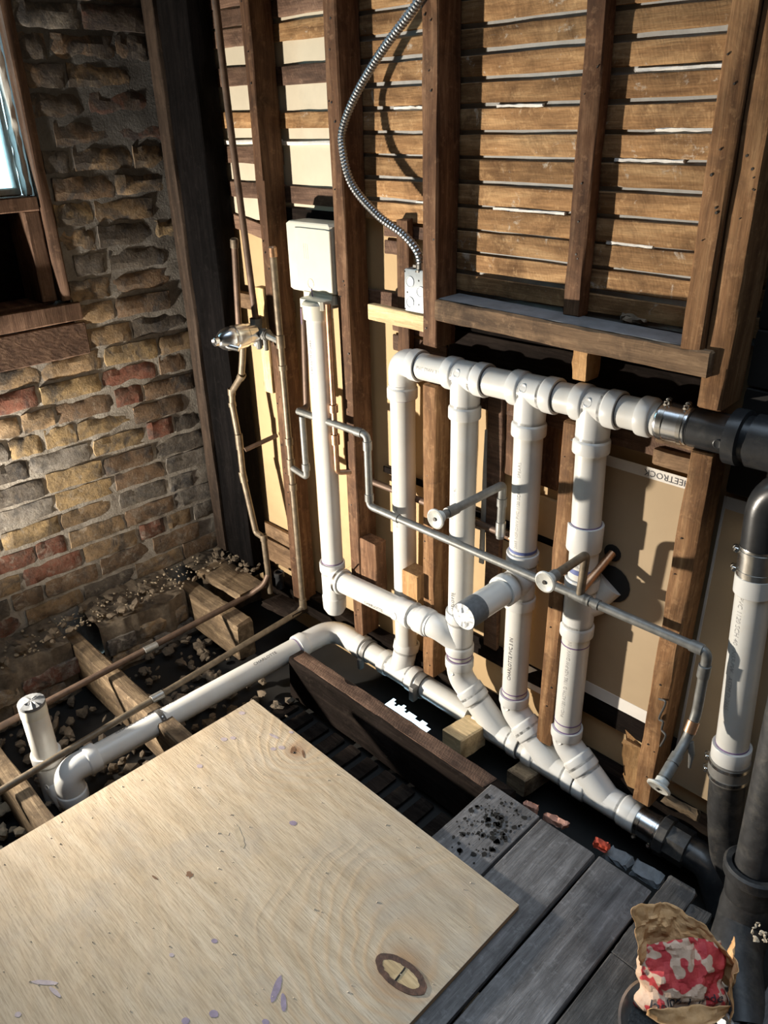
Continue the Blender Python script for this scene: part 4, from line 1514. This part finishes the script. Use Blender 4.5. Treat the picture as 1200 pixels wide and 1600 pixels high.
# ------------------------------------------------------------------ white plastic outlet box on the first riser
bx = thing('outlet_box', 'white plastic waste box mounted between two studs on a riser', 'box', (-2.14, .02, 1.33))
x0, x1, zt, zb = -2.272, -2.030, 1.628, 1.395
mb = MB()
mb.box((x0, -.012, zb), (x1, .085, zt), .008)
body = obj('body', mb, 'box_plastic', bx)
mb = MB()
mb.box((x0 + .055, -.017, zb + .012), (x1 - .002, -.008, zt - .018), .003)
obj('front_panel', mb, 'box_plastic', bx)
mb = MB()
for k in range(3):
    mb.box((x0 + .10 + k * .010, -.0177, 1.51), (x0 + .1025 + k * .010, -.016, 1.56), .0005)
obj('embossed_mark', mb, 'box_plastic', bx)
mb = MB()
mb.lathe((-2.145, -.0165, 1.428), (0, -1, 0), [(0, .017), (.0016, .017), (.0018, .0145), (.0006, .0142)], 24, (True, False))
obj('embossed_ring', mb, 'box_plastic', bx)
mb = MB()
mb.box((-2.20, -.012, 1.362), (-2.035, .06, 1.40), .006)
mb.box((-2.168, -.058, 1.350), (-2.045, .03, 1.385), .008)
mb.lathe((-2.10, -.030, 1.318), (0, 0, 1), [(0, R), (0, RH), (.05, RH + .002), (.058, RH - .004)], 32, (False, True))
obj('outlet_cup', mb, 'box_plastic', bx)
mb = MB()
mb.box((-2.188, -.010, 1.335), (-2.172, .0, 1.364), .002)
obj('screw_lug', mb, 'copper_bright', bx)
dr_ = MB()
dr_.tube([(-2.142, -.0186, 1.412), (-2.138, -.0186, 1.39), (-2.132, -.02, 1.378), (-2.128, -.083, 1.355), (-2.128, -.083, 1.30)], .0018, 6)
obj('primer_drip', dr_, 'primer', bx)

# ------------------------------------------------------------------ copper and galvanised supply lines
RC = .0125


def sleeve(mb, p, axis, L=.04, r=.0165, n=16):
    mb.lathe(V(p) - V(axis).normalized() * L / 2, axis, [(0, RC), (.001, r), (L - .001, r), (L, RC)], n, (False, False))


def supply(thing_, pts, rad=.02, r=RC, mat='copper_old', name='pipe', smooth=40):
    return obj(name, MB().tube(fillet(pts, rad, 6), r, 18), mat, thing_, smooth)


def fittings(thing_, lst, mat='solder'):
    for (p, a, L) in lst:
        mb = MB()
        sleeve(mb, p, a, L)
        obj('fitting', mb, mat, thing_)


# the line that crosses in front of the white risers
ga = thing('supply_line', 'grey metal water line stepping across in front of the white risers', 'pipe', (-1.4, -.06, .12))
YC = -.042
ga_pts = [PY(466, 643, YC), PY(572, 683, YC), PY(579, 790, YC), PY(1106, 1021, YC)]
ga_pts[0].z = ga_pts[1].z = .945
ga_pts[0].x = -2.24
ga_pts[1].x = ga_pts[2].x = (ga_pts[1].x + ga_pts[2].x) / 2
ga_pts[2].z = ga_pts[3].z = (ga_pts[2].z + ga_pts[3].z) / 2
gx, gz = ga_pts[3].x, ga_pts[3].z
va, vb, vc = V((gx, YC, gz - .03)), V((-.575, -.052, .47)), V((-.575, -.088, .40))
vd = PX(1034, 1222, -.575)
supply(ga, ga_pts + [V((gx, YC, gz - .06)), vb, vc, vd], .022, .0135, 'galvanised')
supply(ga, [ga_pts[0], V((-2.24, .0, .945)), V((-2.24, .02, 1.34))], .015, RC, 'copper_dark')
supply(ga, [V((-2.325, -.04, .69)), V((-2.215, -.045, .676)), V((-2.215, -.045, .93))], .016, RC, 'galvanised')
t1 = PY(909, 903, YC)
fittings(ga, [(ga_pts[1] + V((-.04, 0, 0)), XA, .035), (ga_pts[1] + V((0, 0, -.04)), DN, .035), (ga_pts[2] + V((0, 0, .035)), DN, .03), (ga_pts[2] + V((.14, 0, 0)), XA, .022), (ga_pts[3] - V((.03, 0, 0)), XA, .035),
              (ga_pts[3] - V((.36, 0, 0)), XA, .018), (ga_pts[3] - V((.33, 0, 0)), XA, .018), (V((gx, YC - .002, gz - .06)), DN, .04), (V((t1.x, YC, gz)), XA, .06), (V((-2.215, -.045, .72)), DN, .03)], 'galvanised')
fittings(ga, [((vb + vc) / 2, vc - vb, .035)], 'copper_bright')


def valve_disc(thing_, p, axis, r=.030):
    a = V(axis).normalized()
    mb = MB()
    mb.lathe(V(p) - a * .030, a, [(0, .0135), (.002, .018), (.016, .018), (.018, r * .72), (.024, r), (.029, r), (.031, r * .86), (.030, r * .80), (.030, .006), (.029, .003)], 26)
    o = obj('valve_handle', mb, 'valve_white', thing_)
    mb = MB()
    mb.lathe(V(p) + a * .0002, a, [(0, .0065), (.003, .0055), (.003, .001)], 10)
    obj('screw', mb, 'nail', o)
    return o


vdir = (vd - vc).normalized()
valve_disc(ga, vd + vdir * .02, vdir, .033)
fittings(ga, [(vd - vdir * .035, vdir, .045), (vd - vdir * .075, vdir, .03)], 'galvanised')
mb = MB()
mb.tube([vc + V((.01, 0, .0)), vc + V((.022, -.005, -.03)), vc + V((.026, -.012, -.075))], [.010, .009, .004], 10)
obj('drip', mb, 'galvanised', ga)
# second stub out, in front of the last riser
s2 = PY(916, 866, YC)
e2 = V((s2.x, YC, s2.z))
supply(ga, [V((t1.x, YC, gz)), e2, e2 + V((0, -.20, 0))], .018, .0125, 'copper_old')
supply(ga, [V((t1.x, YC, gz + .02)), PY(957, 864, .09)], .01, .0125, 'copper_bright')
valve_disc(ga, e2 + V((0, -.205, 0)), (0, -1, 0), .031)
fittings(ga, [(e2 + V((0, -.17, 0)), (0, -1, 0), .04)], 'galvanised')
# first stub out on its own line behind
gb = thing('supply_stub', 'grey metal stub with a white round handle poking out between risers', 'pipe', (-1.33, -.05, .68))
e1 = PY(781, 760, .015)
supply(gb, [V((e1.x, .03, .705)), V((e1.x, .03, e1.z)), V((e1.x, .0, e1.z)), V((e1.x, -.27, e1.z))], .02, .0135, 'galvanised')
valve_disc(gb, V((e1.x, -.290, e1.z)), (0, -1, 0), .031)
fittings(gb, [(V((e1.x, -.215, e1.z)), (0, -1, 0), .045), (V((e1.x, .03, e1.z - .06)), DN, .03)], 'galvanised')
fittings(gb, [(V((e1.x, .03, .74)), DN, .05)], 'solder')
supply(gb, [V((-1.97, .062, .702)), V((-1.30, .062, .705))], .01, RC, 'copper_dark')
supply(gb, [V((-1.345, .064, .706)), V((-1.23, .064, .69))], .01, RC + .001, 'copper_bright')
# copper line right of the first riser
gc = thing('copper_drop', 'thin copper pipe running down right beside the first white riser', 'pipe', (-2.03, -.04, .7))
c0, c1 = PY(527, 478, -.035), PY(527, 738, -.035)
supply(gc, [V((c1.x, -.035, c0.z)), V((c1.x, -.035, c1.z)), V((c1.x + .05, .02, c1.z + .0))], .015, .0105, 'copper_bright')
fittings(gc, [(V((c1.x, -.035, 1.00)), DN, .03), (V((c1.x, -.035, .88)), DN, .04)], 'copper_bright')

# shower valve with its hot and cold pipes
XR = -2.318
gd = thing('copper_riser', 'capped copper riser up the stud left of the white box', 'pipe', (XR, -.04, -.04))
supply(gd, [V((XR, -.04, 1.525)), V((XR, -.04, .02)), V((XR, -.065, -.002)), V((-2.222, -1.42, .0))], .03, .0125, 'copper_old')
mb = MB()
mb.lathe((XR, -.04, 1.505), (0, 0, 1), [(0, .0125), (.001, .0155), (.032, .0155), (.038, .011)], 18)
obj('cap', mb, 'copper_bright', gd)
fittings(gd, [(V((XR, -.04, 1.20)), DN, .05), (V((XR, -.04, 1.10)), DN, .02), (V((XR, -.04, .69)), DN, .07), (V((XR, -.04, .60)), DN, .03), (V((XR, -.04, .80)), DN, .03), (V((XR, -.04, .03)), DN, .05)], 'copper_old')
fittings(gd, [(V((-2.265, -.80, 0)), (0, 1, 0), .05)], 'solder')

vx, vz = -2.462, 1.213
ge = thing('shower_valve', 'chrome single-handle shower valve sticking out left of the capped riser', 'valve', (vx, -.08, 1.1))
mb = MB()
mb.lathe((vx, -.045, vz), (0, -1, 0), [(0, .030), (.012, .040), (.05, .041), (.055, .045), (.092, .047), (.102, .046), (.104, .041), (.116, .041), (.118, .045), (.138, .043), (.156, .034), (.170, .022), (.176, .013)], 28)
obj('body', mb, 'chrome', ge)
mb = MB()
mb.lathe((vx, -.205, vz), (0, -1, 0), [(0, .010), (.012, .010), (.014, .016), (.030, .016), (.034, .012), (.030, .006)], 20)
mb.tube([(vx + .004, -.205, vz - .004), (vx + .025, -.190, vz - .02), (vx + .052, -.165, vz - .030)], [.011, .013, .011], 14)
obj('handle', mb, 'chrome', ge)
mb = MB()
mb.tube([(vx, -.04, vz + .055), (vx, -.04, vz), (vx, -.04, vz - .05)], .022, 18)
mb.tube([(vx - .07, -.04, vz), (vx, -.04, vz), (vx + .07, -.04, vz)], .020, 18)
mb.lathe((vx + .045, -.04, vz), (1, 0, 0), [(0, .024), (.02, .024)], 8)
mb.lathe((vx, -.04, vz + .035), (0, 0, 1), [(0, .024), (.02, .024)], 8)
mb.lathe((vx + .02, -.05, vz - .02), DN, [(0, .013), (.035, .013), (.04, .008)], 10)
mb.lathe((vx + .05, -.04, vz - .015), DN, [(0, .010), (.045, .010), (.048, .006)], 10)
obj('brass_cross', mb, 'galvanised', ge)
supply(ge, [V((vx + .06, -.04, vz)), V((XR, -.04, vz - .012))], .01, .0135, 'solder')
gf = thing('shower_pipe', 'tall slim copper shower pipe rising past the top of the picture', 'pipe', (vx, -.04, vz))
supply(gf, [V((vx + .0, -.04, vz + .05)), V((vx - .035, -.045, 2.0)), V((vx - .05, -.045, 2.70))], .2, .0125, 'copper_dark')
gg = thing('copper_stub', 'short capped copper stub standing left of the tall shower pipe', 'pipe', (-2.555, -.04, 1.2))
supply(gg, [V((-2.572, -.048, 1.20)), V((-2.540, -.048, 1.53))], .01, .0125, 'copper_dark')
mb = MB()
mb.lathe((-2.541, -.048, 1.518), (.09, 0, 1), [(0, .0125), (.001, .0155), (.032, .0155), (.037, .010)], 18)
obj('cap', mb, 'copper_old', gg)
gh = thing('copper_feed', 'kinked old copper feed dropping from valve and running along joists', 'pipe', (-2.55, -.08, .0))
YF = -.055
fp = [V((-2.540, -.05, 1.20)), V((-2.560, YF, 1.09)), PY(377, 588, YF), PY(362, 612, YF), PY(363, 632, YF), PY(374, 690, YF), PY(380, 745, YF), PY(400, 832, YF), PY(412, 840, YF), PY(420, 903, YF)]
supply(gh, fp, .015, .0135, 'copper_old')
supply(gh, [V((-2.49, -.05, 1.19)), V((-2.54, -.05, 1.20))], .01, .0135, 'copper_old')
fittings(gh, [(fp[4], fp[5] - fp[4], .02), (fp[5], fp[6] - fp[5], .07), (fp[6], fp[7] - fp[6], .05), (fp[8], fp[9] - fp[8], .03), (fp[2], fp[3] - fp[2], .03), (fp[3], fp[4] - fp[3], .03)], 'copper_old')
supply(gh, [fp[9] + V((0, 0, .02)), V((-2.545, -.08, .05)), V((-2.59, -.135, .0)), V((-2.530, -1.40, .0))], .025, .0135, 'copper_dark')
supply(gh, [fp[9] + V((0, 0, .02)), fp[9] - V((0, 0, .08))], .01, .0125, 'copper_old')
supply(gh, [PY(383, 703, YF), PY(433, 680, .09)], .01, .010, 'copper_dark')
fittings(gh, [(V((-2.56, -.66, 0)), (0, 1, 0), .06)], 'solder')
# black capped pipe end in the corner
o = obj('black_stub', MB().lathe(PZ(438, 918, -.02), (0, 0, 1), [(0, .02), (.06, .02), (.062, .024), (.085, .024), (.086, .018), (.07, .017)], 18), 'black_pipe')
tag(o, 'small black pipe end in the dark corner beside the feed', 'pipe')

# ------------------------------------------------------------------ junction box and flexible conduit
jb = thing('junction_box', 'galvanised steel junction box on the left of a stud', 'junction box', (-1.68, .04, 1.385))
mb = MB()
mb.box((-1.727, .018, 1.386), (-1.636, .072, 1.516), .004)
obj('body', mb, 'steel_box', jb)
mb = MB()
for (x, z, r) in ((-1.700, 1.478, .017), (-1.655, 1.452, .017), (-1.700, 1.415, .017)):
    mb.lathe((x, .0182, z), (0, -1, 0), [(0, r), (.0022, r), (.0022, r - .002), (.0010, r - .003)], 20, (True, True))
obj('knockout', mb, 'steel_box', jb)
mb = MB()
for (x, z) in ((-1.712, 1.445), (-1.663, 1.485), (-1.663, 1.412), (-1.722, 1.508), (-1.722, 1.393)):
    mb.lathe((x, .0184, z), (0, -1, 0), [(0, .0035), (.0006, .003)], 10)
obj('screw_hole', mb, 'dark_hole', jb)
cb_ = thing('flexible_conduit', 'grey armoured flexible conduit curling down to the junction box', 'conduit', (-1.7, -.03, 1.5))
cpts = [(700, -90, -.03), (655, 0, -.02), (600, 75, -.018), (560, 140, -.018), (537, 195, -.018), (535, 232, -.018), (550, 288, -.018), (590, 336, -.012), (630, 366, .004), (652, 393, .02), (658, 418, .035)]
cv = resample(catmull([PY(*c) for c in cpts], 24), .0034)
rad = [.0112 if (i % 3) else .0135 for i in range(len(cv))]
obj('armour', MB().tube(cv, rad, 12), 'conduit_steel', cb_, 20)
mb = MB()
endp = cv[-1]
mb.lathe(endp + V((0, 0, .012)), DN, [(0, .0155), (.02, .0155), (.021, .019), (.028, .019), (.03, .012)], 12)
mb.box(endp + V((-.03, -.006, -.008)), endp + V((-.008, .006, .004)), .002)
obj('connector', mb, 'steel', cb_)
# ------------------------------------------------------------------ black waste pipes on the right
bk = thing('black_vent_pipe', 'black horizontal pipe clamped onto the right end of manifold', 'pipe', (-.6, .03, 1.16))
mb = MB()
mb.lathe(MP(-.745), MANI, [(0, R), (0, .049), (.09, .049), (.092, .055), (.095, .068), (.125, .068), (.128, .056), (.145, .056), (.146, .064), (.24, .064), (.243, .05), (.60, .05)], 36)
obj('pipe', mb, 'black_pipe', bk)
mb = MB()
mb.lathe(MP(-.662) + V((0, -.049, -.01)), (0, -1, 0), [(0, .012), (.0022, .012), (.003, .010), (.0024, .008), (.0024, .001)], 16)
obj('moulded_ring', mb, 'black_pipe', bk)


def band_coupling(name, label, p, axis, L, r, mat='steel', bolt=V((0, -.3, 1)), inner='rubber', nb=2):
    a = V(axis).normalized()
    t = thing(name, label, 'coupling', V(p) - V((0, 0, r)))
    mb = MB()
    mb.lathe(V(p) - a * L / 2, a, [(0, R), (0, r - .002), (L, r - .002), (L, R)], 32, (False, False))
    obj('sleeve', mb, inner, t)
    mb = MB()
    n = 10
    prof = [(0, r - .002)]
    for i in range(n):
        prof += [(L * (.04 + .92 * i / n), r), (L * (.04 + .92 * (i + .5) / n), r + .0009)]
    prof += [(L * .96, r), (L * .96, r - .002)]
    mb.lathe(V(p) - a * L / 2, a, prof, 32, (False, False))
    obj('shield', mb, mat, t)
    b = V(bolt)
    b = (b - a * b.dot(a)).normalized()
    tt = a.cross(b)
    for s in ((-.30, .30) if nb == 2 else (0,)):
        q = V(p) + a * (L * s)
        mb = MB()
        mb.lathe(q - a * .006, a, [(0, r), (.0005, r + .0025), (.0115, r + .0025), (.012, r)], 32, (False, False))
        o = obj('clamp_band', mb, 'steel', t)
        mb = MB()
        mb.box(q + b * (r + .004) - V((.007, .007, .006)), q + b * (r + .004) + V((.007, .007, .006)), .002)
        mb.lathe(q + b * (r + .006) - tt * .018, tt, [(0, .004), (.004, .0075), (.012, .0075), (.012, .004), (.032, .004)], 10)
        obj('bolt', mb, 'steel', o)
    return t


band_coupling('shielded_coupling', 'shiny steel coupling joining white manifold to the black pipe', MP(-.790), MANI, .085, .049, bolt=V((0, -.25, 1)), mat='chrome')
band_coupling('shielded_coupling', 'dark steel coupling at the low end of the white drain', DP(-.672), XA, .085, .048, bolt=V((0, -.8, -1)), mat='chrome')
nt = thing('black_adapter', 'grimy black adapter with raised nut after the low drain coupling', 'adapter', DP(-.55) - V((0, 0, .06)))
mb = MB()
mb.lathe(DP(-.632), XA, [(0, R), (0, .062), (.004, .066), (.030, .066), (.034, .061)], 10)
mb.lathe(DP(-.600), XA, [(0, .060), (.060, .060), (.064, .052)], 8)
obj('nut', mb, 'cast_iron', nt, 20)
mb = MB()
mb.tube(fillet([DP(-.56), DP(-.47), DP(-.40) + V((.0, -.02, -.12))], .07, 8), .05, 28)
obj('pipe', mb, 'black_pipe', nt)

rw = thing('white_riser', 'freestanding white plastic pipe at the right with clamps at both ends', 'pipe', (-.49, .04, .28))
wa, wb = V((-.530, .035, .89)), V((-.492, .038, .31))
p = pipe(wb, wa, 'pipe', parent=rw)
wd = (wa - wb).normalized()
mb = MB()
mb.lathe(wb + wd * -.02, wd, [(0, R), (0, RH - .001), (.003, RH), (.058, RH), (.06, RH - .001), (.06, R)], 32, (False, False))
obj('coupling', mb, 'pvc_fitting', rw)
ring(wb + wd * .043, wd, rw, 'primer')
mb = MB()
mb.lathe(wa - wd * .055, wd, [(0, R), (.006, RH - .003), (.055, RH - .003), (.058, R)], 32, (False, False))
obj('coupling', mb, 'pvc_fitting', rw)
lettering('PVC 1120 SCH 40   NSF-PW   ASTM D 2665', .019, wb + wd * .53, -wd, V((-.35, -1, 0)), R, p, 'ink_faint')
band_coupling('shielded_coupling', 'steel coupling with two worm clamps atop the right white pipe', wa + wd * .040, wd, .09, .0475, bolt=V((-1, -.45, 0)), mat='steel')
band_coupling('shielded_coupling', 'ribbed grey coupling at the foot of the right white pipe', wb - wd * .042, wd, .075, .054, bolt=V((-1, -.35, 0)), mat='rubber_grey')
bu = thing('black_upper_pipe', 'black pipe coming down onto the right white pipe', 'pipe', wa + wd * .08)
obj('pipe', MB().tube(fillet([wa + wd * .075, wa + wd * .22, wa + wd * .26 + V((.10, .0, .02))], .06, 8), .046, 28), 'black_pipe', bu)
bl = thing('black_lower_pipe', 'dusty black pipe bend below the right white pipe', 'pipe', (-.48, .03, -.1))
obj('pipe', MB().tube(fillet([wb - wd * .06, V((-.470, .035, .08)), V((-.42, .03, -.10)), V((-.36, .03, -.2))], .09, 8), .0485, 28), 'cast_iron', bl)

ci = thing('iron_stack', 'old cast-iron stack with a flared hub at the right edge', 'pipe', (-.30, -.2, -.06))
hc = V((-.318, -.165, .165))
top = V((-.355, -.105, .75))
sd = (top - hc).normalized()
obj('pipe', MB().tube([hc - sd * .03, hc + sd * .3, top], .050, 30), 'cast_iron', ci)
mb = MB()
mb.lathe(hc - sd * .09, sd, [(0, .055), (.02, .062), (.075, .064), (.085, .074), (.112, .076), (.118, .070), (.116, .056), (.09, .053)], 32, (False, False))
obj('hub', mb, 'cast_iron', ci)
mb = MB()
q0 = hc - sd * .07
mb.tube(fillet([q0, q0 - sd * .10, V((-.285, -.30, -.01)), V((-.20, -.42, -.05))], .10, 10), [.060] + [.066] * 22 + [.06], 30)
obj('bend', mb, 'cast_iron', ci)
rr = random.Random(51)
crumbs('rubble', [(hc.x + .05 + rr.random() * .08, hc.y - .05 - rr.random() * .06, .075 + rr.random() * .02) for _ in range(40)], 'chip_light', 'small heap of crumbled mortar on the cast-iron bend', 52, .003, .008)

# broken bits along the ragged floor edge
for (x, y, z, L, m, lab, cat) in ((828, 1262, -.02, .05, 'chip_pink', 'pinkish upright splinter at the ragged edge of first board', 'splinter'),
                                  (868, 1285, -.02, .07, 'chip_pink', 'pink broken brick chip at the end of the second board', 'chip'),
                                  (938, 1322, -.01, .05, 'chip_red', 'bright red plastic scrap at the end of the third board', 'scrap'),
                                  (965, 1342, -.05, .08, 'stone_grey', 'small grey slate piece beyond the red scrap', 'slate'),
                                  (1010, 1368, -.05, .09, 'stone_grey', 'blue-grey slate slab left of the charred board ends', 'slate')):
    p = PZ(x, y, z)
    o = obj('chip', MB().beam(p + V((-L / 2, 0, 0)), p + V((L / 2, .01, 0)), (0, .022 if m == 'stone_grey' else .010, 0), (0, 0, .010), .001, 5, .004, (.014, .014)), m, None, 0)
    tag(o, lab, cat)

# ------------------------------------------------------------------ pan and crumpled paper bag
PC = V((-.295, -.585, 0.0))
pn = thing('metal_pan', 'round metal pan with a bright rim under the paper bag', 'pan', PC)
mb = MB()
mb.lathe(PC, (0, 0, 1), [(0.001, .112), (.030, .128), (.034, .134), (.037, .134), (.036, .128), (.006, .108), (.006, .002)], 48, (True, True))
obj('dish', mb, 'pan_metal', pn)
obj('grit_layer', MB().lathe(PC + V((0, 0, .0065)), (0, 0, 1), [(0, .108), (.004, .104), (.005, .05), (.006, .002)], 36), 'grit', pn)['kind'] = 'stuff'

bag = thing('paper_bag', 'crumpled brown takeaway paper bag with red print in a pan', 'bag', V((-.30, -.52, .01)))
e1 = V((.70, .714, 0))
e2 = V((.714, -.70, 0))
BC = V((-.345, -.490, .035))


def crease(p, s=1.0):
    d = V((0, 0, 0))
    for k, (f, a) in enumerate(((16, .016), (34, .009), (70, .004))):
        q = p * f + V((k * 7.1, 3.3, 1.7))
        c, pts = noise.voronoi(q)[0], None
        d += V((noise.noise(q), noise.noise(q + V((9, 2, 5))), noise.noise(q + V((3, 8, 1))))) * a * .8 + V((1, -1, .6)).normalized() * (c[1] - c[0] - .3) * a * .8
    return d * s


def bag_sheet(u0, u1, nu, nt, hf):
    mb = MB()
    for i in range(nu + 1):
        for j in range(nt + 1):
            u = u0 + (u1 - u0) * i / nu
            t = j / nt
            mb.v.append(tuple(hf(u, t)))
    for i in range(nu):
        for j in range(nt):
            a = i * (nt + 1) + j
            mb.f.append((a, a + nt + 1, a + nt + 2, a + 1))
    return mb


def bag_front(u, t):
    # lower front: bulges out, folds over at the bottom
    s = (u - .5) * 2
    x = s * (.108 - .014 * t)
    bulge = (1 - s * s) ** .5 if abs(s) < 1 else 0
    y = .040 + .045 * bulge * math.sin(math.pi * (.15 + .8 * t)) - .075 * t
    z = .00 + .140 * t - .02 * s * s
    p = BC + e1 * x + e2 * y + V((0, 0, z))
    return p + crease(p)


def bag_back(u, t):
    s = (u - .5) * 2
    wdt = .105 + .020 * t - .07 * max(0, t - .5)
    x = s * wdt - .045 * max(0, t - .35) + .03 * (1 - t)
    curl = .05 * (s * s) * (1 - .3 * t)
    y = -.045 + curl - .03 * t + .02 * math.sin(t * 3)
    z = .0 + .205 * t - .03 * s * t
    p = BC + e1 * x + e2 * y + V((0, 0, z))
    return p + crease(p + V((1, 1, 1)))


def bag_side(u, t):
    s = u
    x = .090 + .065 * s
    y = .075 * (1 - s) - .07 * s - .02 * t
    z = .005 + (.115 * (1 - s) + .11 * s) * t * (1 - .35 * s)
    p = BC + e1 * x + e2 * (y + .01) + V((0, 0, z))
    return p + crease(p + V((2, 0, 1)))


def bag_fold(u, t):
    s = (u - .5) * 2
    x = s * .095
    y = .070 + .028 * t * (1 - s * s)
    z = .035 - .045 * t
    p = BC + e1 * x + e2 * y + V((0, 0, max(z, .0)))
    return p + crease(p + V((4, 2, 1)), .6)


def solid(o, th=.0012):
    m = o.modifiers.new('thickness', 'SOLIDIFY')
    m.thickness = th
    return o


fr = solid(obj('front_panel', bag_sheet(0, 1, 34, 26, bag_front), 'bag_print', bag, 14))
solid(obj('back_panel', bag_sheet(0, 1, 34, 38, bag_back), 'bag_paper', bag, 14))
solid(obj('side_gusset', bag_sheet(0, 1, 22, 22, bag_side), 'bag_paper', bag, 14))
solid(obj('bottom_fold', bag_sheet(0, 1, 30, 12, bag_fold), 'bag_paper', bag, 14))


def bag_print(text, size, u0, t0):
    cu = bpy.data.curves.new('t', 'FONT')
    cu.body = text
    cu.size = 1.0
    cu.resolution_u = 3
    to = bpy.data.objects.new('t', cu)
    COL.objects.link(to)
    bpy.context.view_layer.update()
    me = bpy.data.meshes.new_from_object(to)
    bpy.data.objects.remove(to)
    bm = bmesh.new()
    bm.from_mesh(me)
    bmesh.ops.triangulate(bm, faces=bm.faces)
    bmesh.ops.subdivide_edges(bm, edges=[e for e in bm.edges if e.calc_length() > .12], cuts=1)
    bm.to_mesh(me)
    bm.free()
    for v in me.vertices:
        u, t = u0 + v.co.x * size, t0 + v.co.y * size * 1.5
        v.co = bag_front(u, t) + (CAM - BC).normalized() * .0028
    return obj('lettering', me, 'ink', fr, 0)


bag_print('helpful', .17, .08, .13)
bag_print('made', .15, .60, .20)
print('objects', len(bpy.data.objects), 'tris', sum(len(o.data.polygons) for o in bpy.data.objects if o.type == 'MESH'))
